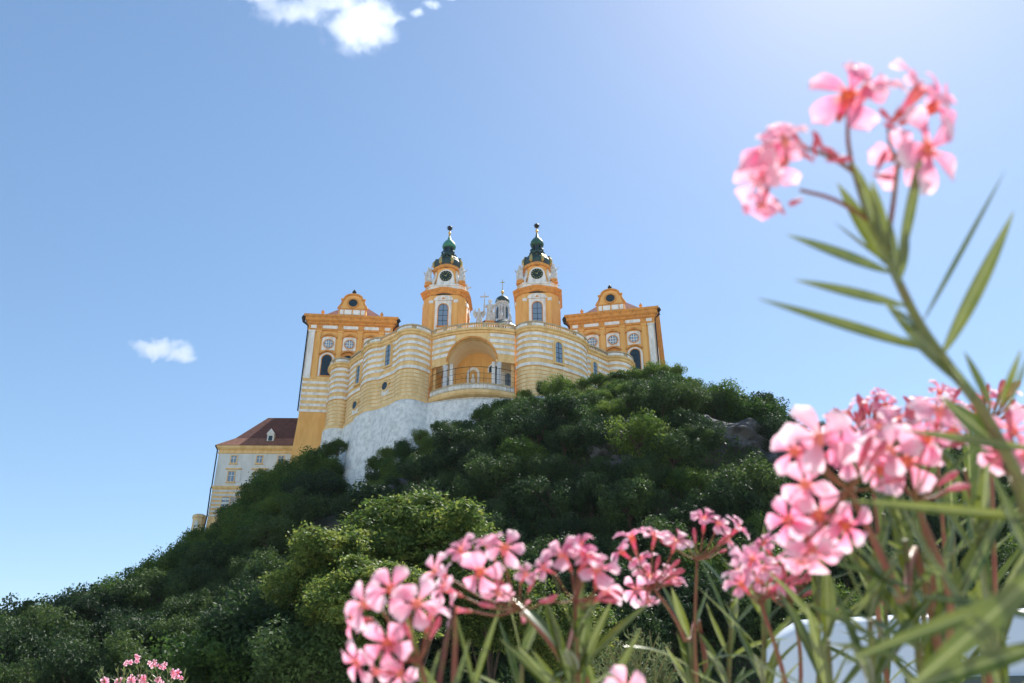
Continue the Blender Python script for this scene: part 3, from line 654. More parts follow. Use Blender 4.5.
p = MB(M); p.tube([(-8.1,-.8,62.4),(-7.7,-.3,61.6),(-7.65,-.22,54),(-7.75,-.3,53.4),(-7.6,-.3,47.6),(-8.1,-.8,38)],.13,6); p.obj('drainpipe', IRON, hs)
an = thing('stone_turret', 'short yellow corner turret low at the left end of the grey house', 'turret', (-62.9,168.5,34)); M2 = Matrix.Translation((0,0,-34))
b = MB(M2); b.lathe([(1.5,34),(1.25,47.2),(1.45,47.4),(1.45,47.8),(1.1,48.1)],8); b.obj('wall', YEL2, an)
b = MB(M2); b.box(-.35,.35,-1.4,-1.1,44.6,46.6); b.obj('panel', FAC, an)

# ------------------------------------------------------------------ foliage
def leaves(P, Nn, size, rs, aspect=.55, spread=.8):
    n = len(P); D = Nn*1.0 + rs.normal(0, spread, (n,3)); D /= np.linalg.norm(D,axis=1)[:,None]+1e-9
    U = np.cross(D, rs.normal(0,1,(n,3))); U /= np.linalg.norm(U,axis=1)[:,None]+1e-9; W = np.cross(D,U)
    s = size*rs.uniform(.55,1.35,(n,1))
    V = np.stack([P-U*s, P+W*s*aspect+D*s*.15, P+U*s, P-W*s*aspect+D*s*.15], 1).reshape(-1,3)
    return V, np.arange(n*4).reshape(n,4)
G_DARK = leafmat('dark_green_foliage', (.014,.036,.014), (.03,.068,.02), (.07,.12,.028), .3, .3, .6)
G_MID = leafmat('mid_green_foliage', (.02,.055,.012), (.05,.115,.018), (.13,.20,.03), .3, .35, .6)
G_YEL = leafmat('yellow_green_foliage', (.03,.07,.016), (.075,.14,.028), (.25,.29,.06), .8, .38, .55, .2)
def crown(name, m, seed, n=3600, lobes=13, size=.26, clump=None, flat=.8, lr=(.16,.36)):
    rs = np.random.default_rng(seed); P = []; N = []
    L = rs.normal(0,1,(lobes,3)); L /= np.linalg.norm(L,axis=1)[:,None]; L *= rs.uniform(.3,.82,(lobes,1)); L[:,2] = np.abs(L[:,2])*flat*rs.choice([1,1,-1],lobes)+.05
    Rr = rs.uniform(*lr,lobes)
    per = n//lobes
    for c, r in zip(L, Rr):
        if clump:
            k = per//clump; d = rs.normal(0,1,(k,3)); d[:,2] += .5; d /= np.linalg.norm(d,axis=1)[:,None]
            cc = c + d*r*rs.uniform(.7,1.1,(k,1))
            q = np.repeat(cc,clump,0) + rs.normal(0,1,(k*clump,3))*[.06,.06,.026]; nn = np.repeat(d,clump,0)*.6+[0,0,.7]
        else:
            d = rs.normal(0,1,(per,3)); d /= np.linalg.norm(d,axis=1)[:,None]
            q = c + d*r*rs.uniform(.5,1.0,(per,1))**.6*rs.choice([1,1,1,1.25],(per,1)); q += rs.normal(0,.025,q.shape); nn = d
        P.append(q); N.append(nn)
    P = np.concatenate(P); N = np.concatenate(N); P[:,2] *= 1
    V, Fq = leaves(P, N, size, rs)
    return npmesh(name, V, Fq, m)
def trunk_mesh(seed, h=1.1):
    r_ = random.Random(seed); m = MB(); m.tube([(0,0,-h),(.02,.01,-h*.5),(0,.03,-.1)],[.075,.05,.035],8)
    for k in range(7):
        A = k*.9+r_.random(); z = -.55+.07*k; m.tube([(0,0,z),(.22*math.cos(A),.22*math.sin(A),z+.25),(.5*math.cos(A),.5*math.sin(A),z+.6)],[.035,.022,.01],5)
    return m.mesh('trunk', BARK)
TM = [trunk_mesh(s) for s in range(3)]
# unit crowns (radius about 1), leaf size relative to it
CR_D = [crown('crown', G_DARK, s, 8000, 40+s, .040, lr=(.12,.34)) for s in range(5)]
CR_M = [crown('crown', G_MID, 20+s, 8000, 40+s, .038, lr=(.12,.34)) for s in range(5)]
CR_Y = [crown('crown', G_YEL, 40+s, 40000, 75+s, .028, clump=16, flat=.95, lr=(.1,.27)) for s in range(3)]
CR_B = [crown('crown', G_MID, 60+s, 1500, 9, .075, flat=.6) for s in range(3)]
def plant(name, crownm, x, y, r, label, cat, group, rise=.75, zs=1.0, trunk=True, z=None, seed=0):
    z0 = float(terrain_z(x,y)[0]) if z is None else z
    hc = r*rise*1.0
    t = thing(name, label, cat, (x,y,z0), (seed*2.399)%6.283, group)
    c = link('crown' if name != 'shrub' else 'foliage', crownm, t); c.location = (0,0,hc); c.scale = (r,r,r*zs)
    if trunk: k = link('trunk', TM[seed%3], t); k.location = (0,0,hc+.05*r); k.scale = (r,r,max((hc+.5)/1.1, .6*r))
    return t
VISX = lambda x, y: abs(x) < y*.68+5
rs = np.random.default_rng(5); cnt = 0
ROCKS = [(45,116.5,8,6.5),(31,113.5,6,5),(55,126,6,6),(-15,122,3,2.5),(14,112,3.5,3.5),(38,113,5,5)]
# hill wood: individual crowns; denser near the skyline
pts = []
tries = 0
while len(pts) < 500 and tries < 60000:
    tries += 1
    x = rs.uniform(-110,75); y = rs.uniform(84,170); 
    z = float(terrain_z(x,y)[0])
    if not VISX(x,y) or z < 3: continue
    if x > -46 and y > 150 or (x > -30 and y > 131 + (0 if x < 16 else (x-16)*1.1)) or (-72 < x and y > 160): continue
    if x > 26 and y > 140 + 0*(x): continue
    if -32 < x < -21 and 108 < y: continue
    r = rs.uniform(2.6,4.6)
    if x < -20 and rs.random() < .3: continue
    if y > 122 and x > -20: r = rs.uniform(1.9,3.2)
    if any((x-a)**2+(y-b_)**2 < ((r+c_)*.5)**2 for a,b_,c_ in pts): continue
    if any(abs(x-a)<w_*.75 and -4 < b_-y < 9 for a,b_,w_,h_ in ROCKS[:3]): continue
    pts.append((x,y,r))
print('hill plants', len(pts), sum(p[2]>2.4 for p in pts))
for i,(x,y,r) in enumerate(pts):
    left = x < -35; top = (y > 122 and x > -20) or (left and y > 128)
    m = CR_M if (top or rs.random() < .18) else CR_D  # sunlit crest painted with lighter leaf colour, shaded slope with darker
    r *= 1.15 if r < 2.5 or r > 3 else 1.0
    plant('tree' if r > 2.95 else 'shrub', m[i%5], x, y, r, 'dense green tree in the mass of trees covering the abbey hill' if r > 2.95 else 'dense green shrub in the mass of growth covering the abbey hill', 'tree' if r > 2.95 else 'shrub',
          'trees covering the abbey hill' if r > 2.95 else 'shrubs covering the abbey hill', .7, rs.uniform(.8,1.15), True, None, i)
# crest shrubs just under the terrace and along the right skyline
k = 0
for px, py, Y, r in [(232,508,158,3.0),(248,490,158,3.0),(266,474,157,3.2),(284,462,156,3.0),(375,460,133,2.0),(388,450,133,2.1),(402,443,133,2.0),(374,480,131,2.0),(420,432,133,2.0),(440,424,134,1.9),(338,441,147,2.3),(328,446,148,2.4),(316,452,149,2.4),(304,457,150,2.6),(333,462,145,2.8),(318,470,146,3),(300,480,147,3.4),(337,482,140,3.0),(340,500,136,3.0),(322,505,137,3.4),(378,505,122,2.8),(395,490,122,2.8),(410,470,125,2.6),
     (525,392,132,1.8),(545,384,132,2.0),(563,382,132,1.8),(585,380,132,2.0),(600,376,131,2.2),(618,374,131,2.4),(637,372,130,2.8),(655,366,130,2.9),(674,368,130,2.8),(692,380,129,2.6),
     (715,391,129,2.5),(738,402,129,2.6),(760,412,129,2.2),(782,420,129,2.0),(800,427,129,1.6),(822,424,130,1.5),(430,440,128,2.6),(455,424,130,2.2),(480,412,131,2.3),(503,402,131,2.2),(405,448,128,2.4),(388,462,126,2.4),(378,485,124,2.2)]:
    P = at(px, py+ r*3.0, Y); k += 1
    z = P.z
    t = plant('shrub', CR_M[k%5], P.x, Y, r, 'bright leafy shrub among those along the hill crest under the terrace', 'shrub', 'shrubs along the crest under the terrace', .35, .95, True, z-.3*r, k)  # lighter crowns carry the crest's sunlight in their leaf colour
plant('tree', CR_M[3], *at(58,625,160).xy, 2.7, 'lone dark tree standing up from the far left slope skyline', 'tree', None, 1.9, 1.3, True, None, 2)
# undergrowth between them, one mass
n = 420000
X = rng.uniform(-120,85,n); Y = rng.uniform(78,172,n); Z = terrain_z(X,Y)
ok = (np.abs(X) < Y*.68+6) & ~((X > -45) & (Y > 152)) & ~((X>-29)&(Y>136)&(X<24)) & ~((X>-31)&(X<-23.5)&(Y>122)) & (Z > 2)
for a,b_,w_,h_ in ROCKS[:3]: ok &= ~((np.abs(X-a) < w_*.8) & ((Y-b_ > -3) & (Y-b_ < 4)))
X, Y, Z = X[ok], Y[ok], Z[ok]
Z = Z + .2 + (vnoise(X,Y,.35,5)+.5)**1.5*3.4*rng.uniform(.1,1,len(X)) + rng.uniform(0,.4,len(X))
V, Fq = leaves(np.stack([X,Y,Z],1), np.tile([0,-.5,.6],(len(X),1)), .27, rng)
tag(link('undergrowth', npmesh('undergrowth', V, Fq, G_DARK)), 'dense undergrowth filling the hillside between the trees', 'undergrowth', None, 'stuff')
# rocks
def rock(x, y, w_, h_, seed, label):
    n = 40; u = np.linspace(-1,1,n); UU, WW = np.meshgrid(u,u); X = x+UU*w_; Zc = float(terrain_z(x,y)[0]) - h_*.35; 
    Zz = Zc + WW*h_
    d = np.sqrt(np.clip(1-(np.abs(UU)**3+np.abs(WW)**3)/2*1.0,0,1))
    X = X + vnoise(Zz.ravel()*1.3+X.ravel(),Zz.ravel(),.5,seed+3).reshape(X.shape)*1.2
    YY = y - d*5 + 2 + vnoise(X.ravel(),Zz.ravel(),.22,seed).reshape(X.shape)*5 + vnoise(X.ravel()+Zz.ravel()*.5,Zz.ravel()*1.7,.6,seed+1).reshape(X.shape)*2.4 + vnoise(X.ravel(),Zz.ravel(),1.6,seed+2).reshape(X.shape)*.8
    V = np.stack([X.ravel(),YY.ravel(),Zz.ravel()],1); Vb = V+[0,6,0]; I = (np.arange(n-1)[:,None]*n+np.arange(n-1)[None,:]).ravel()
    Fq = np.stack([I,I+1,I+n+1,I+n],1); edge = list(range(n))+[i*n+n-1 for i in range(1,n)]+[n*n-2-i for i in range(n-1)]+[(n-1-i)*n for i in range(1,n-1)]
    side = np.array([[edge[i],edge[(i+1)%len(edge)],edge[(i+1)%len(edge)]+n*n,edge[i]+n*n] for i in range(len(edge))])
    o = link('rock_outcrop', npmesh('rock_outcrop', np.concatenate([V,Vb]), np.concatenate([Fq,side,Fq[:,::-1]+n*n]), ROCK)); tag(o, label, 'rock')
for i,(a,lab) in enumerate(zip(ROCKS, ['broad dark grey cliff face below the right hill crest','pale patch of cliff low in the middle of the dark slope','rightmost cliff face, half behind the pink flowers','small pale rock patch on the slope under the loggia','small rock patch right of the slope centre','lower dark cliff face beneath the right crest'])):
    rock(*a, i*5+1, lab)
# near sunlit trees at the foot of the hill
for i,(px,py,Y,r,lab) in enumerate([(422,556,70,6.3,'big yellow-green tree with layered clumps in the middle foreground, taller'),(325,588,66,4.8,'yellow-green tree left of the tallest sunlit clumped tree'),
        (492,610,68,4.2,'yellow-green clumped tree half behind the pink flowers right of the tallest one'),(370,618,60,4.6,'lower yellow-green clumped tree just above the leftmost pink flowers'),
        (258,650,64,4.6,'edge tree with shade-darkened foliage left of the yellow-green trees'),(560,640,66,4.0,'clumped tree behind the middle pink flowers'),(300,668,58,3.8,'low dark green tree at the bottom edge left of the leftmost pink flowers'),(205,672,62,4.0,'low green tree at the bottom edge right of the small distant oleander')]):
    P = at(px,py,Y); z0 = float(terrain_z(P.x,Y)[0])
    t = thing('tree', lab, 'tree', (P.x,Y,z0), i*1.3, 'yellow-green trees at the foot of the hill')
    c = link('crown', CR_Y[i%3] if i not in (4,6,7) else (CR_D if i != 7 else CR_M)[i-3], t); c.location = (0,0,P.z-z0); c.scale = (r*1.2,r*1.1,r*.98)  # edge tree's shade is put into its darker crown colour
    k_ = link('trunk', TM[i%3], t); ks = (P.z-z0+.25*r)/1.57; k_.location = (0,0,1.1*ks); k_.scale = (r*.8,r*.8,ks)
#FOREGROUND
# ------------------------------------------------------------------ clouds
def cloud(label, blobs, Yd, dens, seed, ns=.02, thr=.47):
    m = bpy.data.materials.new('cloud_vapour'); m.use_nodes = True; t = m.node_tree; t.nodes.clear(); N = t.nodes.new; L = t.links.new
    out = N('ShaderNodeOutputMaterial'); pv = N('ShaderNodeVolumePrincipled'); pv.inputs['Color'].default_value = (.9,.9,.92,1); pv.inputs['Anisotropy'].default_value = .75
    no = N('ShaderNodeTexNoise'); no.inputs['Scale'].default_value = ns; no.inputs['Detail'].default_value = 7; no.inputs['Roughness'].default_value = .62; no.inputs['Distortion'].default_value = .4
    tc = N('ShaderNodeTexCoord'); L(tc.outputs['Object'], no.inputs[0])
    # soft falloff towards each blob's edge
    prev = None
    c0 = at(blobs[0][0], blobs[0][1], Yd)
    for (px,py,rx,ry) in blobs:
        P = at(px,py,Yd)-c0; sc_ = Yd/(cs-((341.5-py)/F)*sn)/F
        mp = N('ShaderNodeVectorMath'); mp.operation = 'SUBTRACT'; mp.inputs[1].default_value = P; L(tc.outputs['Object'], mp.inputs[0])
        dv = N('ShaderNodeVectorMath'); dv.operation = 'DIVIDE'; dv.inputs[1].default_value = (rx*sc_, ry*sc_*.6, ry*sc_*1.15); L(mp.outputs[0], dv.inputs[0])
        ln = N('ShaderNodeVectorMath'); ln.operation = 'LENGTH'; L(dv.outputs[0], ln.inputs[0])
        if prev is None: prev = ln.outputs['Value']
        else: mn = N('ShaderNodeMath'); mn.operation = 'MINIMUM'; L(prev, mn.inputs[0]); L(ln.outputs['Value'], mn.inputs[1]); prev = mn.outputs[0]
    a = N('ShaderNodeMath'); a.operation = 'MULTIPLY_ADD'; L(prev, a.inputs[0]); a.inputs[1].default_value = -.42; a.inputs[2].default_value = .42 - thr + .0
    b = N('ShaderNodeMath'); b.operation = 'ADD'; L(a.outputs[0], b.inputs[0]); L(no.outputs[0], b.inputs[1])
    mr = N('ShaderNodeMapRange'); mr.inputs[1].default_value = 0; mr.inputs[2].default_value = .3; mr.inputs[3].default_value = 0; mr.inputs[4].default_value = dens; L(b.outputs[0], mr.inputs[0])
    L(mr.outputs[0], pv.inputs['Density']); L(pv.outputs[0], out.inputs['Volume'])
    xs_ = []; 
    for (px,py,rx,ry) in blobs:
        P = at(px,py,Yd)-c0; sc_ = Yd/(cs-((341.5-py)/F)*sn)/F; xs_ += [(P.x-rx*sc_*1.5,P.y-rx*sc_*1.2,P.z-ry*sc_*1.8),(P.x+rx*sc_*1.5,P.y+rx*sc_*1.2,P.z+ry*sc_*1.8)]
    A = np.array(xs_); mb = MB(); lo, hi = A.min(0), A.max(0); mb.box(lo[0],hi[0],lo[1],hi[1],lo[2],hi[2])
    o = mb.obj('cloud', m); o.location = c0; tag(o, label, 'cloud', 'small white clouds'); 
    return o
cloud('largest white cloud cut by the top edge of the photo', [(360,22,36,30),(292,10,40,16),(322,2,46,14),(372,34,22,18),(265,-4,36,8)], 1500, .011, 1, .022, .47)
cloud('tiny white cloud wisp right of the large top cloud', [(418,12,8,5),(432,4,10,5),(446,-4,12,5)], 1500, .02, 2, .04)
cloud('small lone white cloud in the left sky', [(160,348,24,10),(180,354,20,8),(142,345,14,6)], 1500, .06, 3, .03)

# ------------------------------------------------------------------ white van
VW = mat('white_car_paint', (.72,.76,.80), .25, spec=.6)
TYRE = mat('tyre_rubber', (.02,.02,.02), .8); BUD0 = mat('red_lamp_plastic', (.45,.02,.02), .3); SILVER = mat('wheel_metal', (.5,.5,.52), .35, metal=.8)
def van(loc, rz, label):
    t = thing('parked_van', label, 'van', loc, rz)
    side = [(-2.65,.35),(-2.72,.8),(-2.6,1.15),(-2.25,1.38),(-1.75,1.5),(-1.3,2.0),(-.95,2.32),(-.4,2.5),(.6,2.58),(2.3,2.56),(2.58,2.4),(2.66,1.4),(2.66,.35)]
    def prof(ins): return side
    b = MB(); n = len(side); ys = [(-1.0,.92),(-.96,1.0),(-.8,1.03),(.8,1.03),(.96,1.0),(1.0,.92)]
    vs = []
    for y, f in ((-1.0,0),(-.93,.06),(-.8,.1),(.8,.1),(.93,.06),(1.0,0)):
        for x, z in side: vs.append((x*(1-.02*(0.1-f)*10), y*(1-.09*max(0,(z-1.3))/1.2), z - (.1-f)*.8*(1 if z>1.2 else 0)))
    fs = [(i*n+j,(i+1)*n+j,(i+1)*n+(j+1)%n,i*n+(j+1)%n) for i in range(5) for j in range(n)] + [tuple(range(n)), tuple(range(6*n-1,5*n-1,-1))]
    b.add(vs, fs); b.obj('body', VW, t, True)
    for x0,x1,x2,x3 in ((-1.1,-.85,-.05,-.05),):
        g_ = MB(); g_.add([(x0-.1,-1.004,1.5),(x2,-1.004,1.5),(x3,-.935,2.12),(x1,-.935,2.12),(x0-.1,-.99,1.5),(x2,-.99,1.5),(x3,-.92,2.12),(x1,-.92,2.12)],[(0,1,2,3),(7,6,5,4),(0,4,5,1),(1,5,6,2),(2,6,7,3),(3,7,4,0)]); g_.obj('side_window', DARK, t)
    g_ = MB(); g_.add([(-1.74,-.8,1.56),(-1.74,.8,1.56),(-1.0,.78,2.3),(-1.0,-.78,2.3),(-1.77,-.8,1.56),(-1.77,.8,1.56),(-1.03,.78,2.32),(-1.03,-.78,2.32)],[(0,1,2,3),(7,6,5,4),(0,4,5,1),(1,5,6,2),(2,6,7,3),(3,7,4,0)]); g_.obj('windscreen', DARK, t)
    for y in (-.72,.72): 
        g_ = MB(); g_.box(-2.72,-2.5,y-.2,y+.2,.85,1.1); g_.obj('headlight', GLASS, t)
        g_ = MB(); g_.tube([(-1.3,y*1.35,1.55),(-1.32,y*1.62,1.6)],.03,6); g_.box(-1.42,-1.24,y*1.62-.1,y*1.62+.1,1.45,1.8); g_.obj('wing_mirror', TYRE, t)
    for x in (-1.7,1.75):
        for y in (-.92,.92):
            Mw = Matrix.Translation((x,y,.36)) @ Matrix.Rotation(R(90),4,'X'); w_ = MB(Mw); w_.lathe([(.2,-.12),(.34,-.12),(.36,-.06),(.36,.06),(.34,.12),(.2,.12)],24); wo = w_.obj('wheel', TYRE, t, True)
            w_ = MB(Mw); w_.lathe([(.02,.135),(.2,.13),(.21,-.13),(.02,-.135)],16); w_.obj('rim', SILVER, wo)
    g_ = MB(); g_.box(-.12,-.1,-1.012,-1.004,.5,1.45); g_.box(1.2,1.22,-1.012,-1.004,.5,1.45); g_.box(-.35,-.18,-1.03,-1.004,1.28,1.33); g_.obj('door_trim', SILVER, t)
    g_ = MB(); g_.box(-1.5,2.5,1.004,1.02,1.18,1.24); g_.box(.5,.52,1.004,1.012,.5,2.2); g_.box(1.9,1.92,1.004,1.012,.5,2.2); g_.obj('side_moulding', SILVER, t)
    g_ = MB(); g_.box(-2.4,2.55,1.0,1.03,.45,.62); g_.obj('sill_trim', TYRE, t)
    for x in (-.9,1.2): g_ = MB(); g_.box(x-.45,x+.45,.955,.985,1.62,2.1); g_.obj('side_window', DARK, t)
    g_ = MB(); g_.box(2.6,2.7,.78,.96,.9,1.6); g_.obj('tail_light', BUD0, t)
    return t
van((4.6,6.9,0), R(165), 'white van parked behind the oleander leaves at the lower right')

# ------------------------------------------------------------------ oleanders
def petalmat():
    m = bpy.data.materials.new('pink_petal'); m.use_nodes = True; t = m.node_tree; t.nodes.clear(); N = t.nodes.new; L = t.links.new
    out = N('ShaderNodeOutputMaterial'); pr = N('ShaderNodeBsdfPrincipled'); tl = N('ShaderNodeBsdfTranslucent'); mx = N('ShaderNodeMixShader')
    tc = N('ShaderNodeTexCoord'); ln = N('ShaderNodeVectorMath'); ln.operation = 'LENGTH'; L(tc.outputs['Object'], ln.inputs[0])
    no = N('ShaderNodeTexNoise'); no.inputs['Scale'].default_value = 160; L(tc.outputs['Object'], no.inputs[0])
    ad = N('ShaderNodeMath'); ad.operation = 'MULTIPLY_ADD'; ad.inputs[1].default_value = .012; L(no.outputs[0], ad.inputs[0]); L(ln.outputs['Value'], ad.inputs[2])
    mr = N('ShaderNodeMapRange'); mr.inputs[1].default_value = .008; mr.inputs[2].default_value = .033; L(ad.outputs[0], mr.inputs[0])
    rp = N('ShaderNodeValToRGB'); e = rp.color_ramp.elements; e[0].color = (.87,.42,.20,1); e[1].color = (.96,.80,.86,1); k = e.new(.74); k.color = (.90,.47,.62,1); k = e.new(.14); k.color = (.85,.30,.32,1); k = e.new(.34); k.color = (.85,.27,.43,1)  # tips whitened beyond their natural pale pink to paint in sunlight
    L(mr.outputs[0], rp.inputs[0]); L(rp.outputs[0], pr.inputs['Base Color']); pr.inputs['Roughness'].default_value = .5; pr.inputs['Specular IOR Level'].default_value = .3
    oi = N('ShaderNodeObjectInfo'); vr = N('ShaderNodeMapRange'); vr.inputs[3].default_value = .75; vr.inputs[4].default_value = 1.15; L(oi.outputs['Random'], vr.inputs[0]); hh = N('ShaderNodeHueSaturation'); L(vr.outputs[0], hh.inputs['Saturation']); L(rp.outputs[0], hh.inputs['Color']); L(hh.outputs[0], pr.inputs['Base Color'])
    L(hh.outputs[0], tl.inputs[0]); mx.inputs[0].default_value = .6; L(pr.outputs[0], mx.inputs[1]); L(tl.outputs[0], mx.inputs[2]); L(mx.outputs[0], out.inputs[0])
    return m
PET = petalmat()
TUBE = mat('flower_tube_red', (.55,.10,.10), .5, c2=(.62,.2,.16), scale=300)
STALK = mat('reddish_stalk', (.22,.07,.05), .5, c2=(.20,.13,.05), scale=60)
STEM = mat('olive_stem', (.17,.19,.06), .5, c2=(.14,.10,.05), scale=40)
BUD = mat('deep_pink_bud', (.55,.08,.14), .65, c2=(.70,.25,.28), scale=120)
def olmat(name, c1, c2, tr):
    m = bpy.data.materials.new(name); m.use_nodes = True; t = m.node_tree; t.nodes.clear(); N = t.nodes.new; L = t.links.new
    out = N('ShaderNodeOutputMaterial'); pr = N('ShaderNodeBsdfPrincipled'); tl = N('ShaderNodeBsdfTranslucent'); mx = N('ShaderNodeMixShader')
    tc = N('ShaderNodeTexCoord'); sp = N('ShaderNodeSeparateXYZ'); L(tc.outputs['Object'], sp.inputs[0])
    ab = N('ShaderNodeMath'); ab.operation = 'ABSOLUTE'; L(sp.outputs['Y'], ab.inputs[0])
    lt = N('ShaderNodeMath'); lt.operation = 'LESS_THAN'; L(ab.outputs[0], lt.inputs[0]); lt.inputs[1].default_value = .008
    no = N('ShaderNodeTexNoise'); no.inputs['Scale'].default_value = 6; L(tc.outputs['Object'], no.inputs[0]); oi = N('ShaderNodeObjectInfo')
    a1 = N('ShaderNodeMath'); a1.operation = 'MULTIPLY_ADD'; L(oi.outputs['Random'], a1.inputs[0]); a1.inputs[1].default_value = .7; L(no.outputs[0], a1.inputs[2])
    a3 = N('ShaderNodeMath'); a3.operation = 'SUBTRACT'; a3.inputs[1].default_value = .35; L(a1.outputs[0], a3.inputs[0])
    c = N('ShaderNodeMix'); c.data_type = 'RGBA'; c.inputs[6].default_value = (*c1,1); c.inputs[7].default_value = (*c2,1); L(a3.outputs[0], c.inputs[0])
    d = N('ShaderNodeMix'); d.data_type = 'RGBA'; L(lt.outputs[0], d.inputs[0]); L(c.outputs[2], d.inputs[6]); d.inputs[7].default_value = (.15,.19,.07,1)
    L(d.outputs[2], pr.inputs['Base Color']); pr.inputs['Roughness'].default_value = .24; pr.inputs['Specular IOR Level'].default_value = .85
    hs_ = N('ShaderNodeHueSaturation'); hs_.inputs['Value'].default_value = 1.8; hs_.inputs['Hue'].default_value = .48; L(d.outputs[2], hs_.inputs['Color']); L(hs_.outputs[0], tl.inputs[0])
    mx.inputs[0].default_value = tr; L(pr.outputs[0], mx.inputs[1]); L(tl.outputs[0], mx.inputs[2]); L(mx.outputs[0], out.inputs[0]); return m
LEAF = olmat('oleander_leaf', (.022,.055,.009), (.11,.145,.022), .3)
def flower_mesh(seed, open_):
    r_ = random.Random(seed); m = MB(); nu, nv = 7, 9
    for k in range(5):
        A = k*2*math.pi/5 + r_.uniform(-.2,.2); tilt = open_ + r_.uniform(-.35,.35); Lp = .024*r_.uniform(.82,1.12); tw = r_.uniform(.1,.4); wv = r_.uniform(-1,1)
        vs = []
        for i in range(nv):
            t = i/(nv-1)
            wd = .0015 + .0070*math.sin(min(1,t*1.02)**1.35*math.pi*.62)**1.1 
            if t > .8: wd *= math.sqrt(max(0.0,1-((t-.8)/.2)**2))*.9+.1
            for j in range(nu):
                s_ = (j/(nu-1)-.5)*2
                rad = .003 + Lp*t*(1-.06*s_*s_); y = s_*wd + t*t*.005*tw*2
                z = .001 + Lp*t*math.sin(tilt)*(1-.55*t) + .0028*s_*s_*(1-t*.6) + .0022*math.sin(6*t+wv*3)*s_*t - .004*t**3*(1+wv*.5)
                x = rad*math.cos(tilt*.6)
                vs.append((x*math.cos(A)-y*math.sin(A), x*math.sin(A)+y*math.cos(A), z))
        m.add(vs, [(i*nu+j,i*nu+j+1,(i+1)*nu+j+1,(i+1)*nu+j) for i in range(nv-1) for j in range(nu-1)])
        # throat fringe
        for q in (-.25,.25):
            B_ = A+q; d = Vector((math.cos(B_),math.sin(B_),0)); e = Vector((-d.y,d.x,0))*.0012
            m.add([d*.003+e, d*.003-e, d*.0055+Vector((0,0,.0055))], [(0,1,2)])
    m.lathe([(.0046,.0015),(.0042,-.003),(.0028,-.009),(.0018,-.015),(.0016,-.021)],9,m=0)
    return m.mesh('flower', PET, True)
FM = [flower_mesh(s, o) for s, o in ((1,.3),(2,.5),(3,.2),(4,.75),(5,1.1),(6,.4),(7,.6),(8,.15),(9,.9),(10,.5))]
cal = MB(); cal.lathe([(.0005,-.024),(.002,-.022),(.0024,-.018),(.0021,-.015)],7)
for k in range(5):
    A = k*1.2566; cal.tube([(.0022*math.cos(A),.0022*math.sin(A),-.018),(.0034*math.cos(A),.0034*math.sin(A),-.012)],[.0008,.0002],4)
CALM = cal.mesh('calyx', TUBE, True)
bm = MB(); bm.lathe([(.0008,-.004),(.0018,0),(.0028,.007),(.0032,.012),(.0022,.017),(.0004,.020)],8); BUDM = bm.mesh('bud', BUD, True)
def leaf_mesh(curve, fold, twist, seed):
    m = MB(); n = 15; vs = []     # unit length along x, half width 1 in y (scaled), origin at base
    for i in range(n):
        t = i/(n-1); wd = max(.02, math.sin(math.pi*t**.85)**.8)*.5 if t < .97 else .03
        z = -curve*t*t; tx = twist*t
        for s_ in (-1,-.5,0,.5,1):
            y = s_*wd*.12; zz = z + fold*abs(y)
            c_, s2 = math.cos(tx), math.sin(tx); vs.append((t, y*c_-(zz-z)*s2, z+y*s2+(zz-z)*c_))
    m.add(vs, [(i*5+j,(i+1)*5+j,(i+1)*5+j+1,i*5+j+1) for i in range(n-1) for j in range(4)])
    return m.mesh('leaf', LEAF, True)
LM = [leaf_mesh(c_, f_, t_, 0) for c_, f_, t_ in ((.02,.35,.1),(.1,.4,.3),(.18,.5,-.3),(-.08,.4,.2),(.06,.6,.6),(.28,.3,.0))]
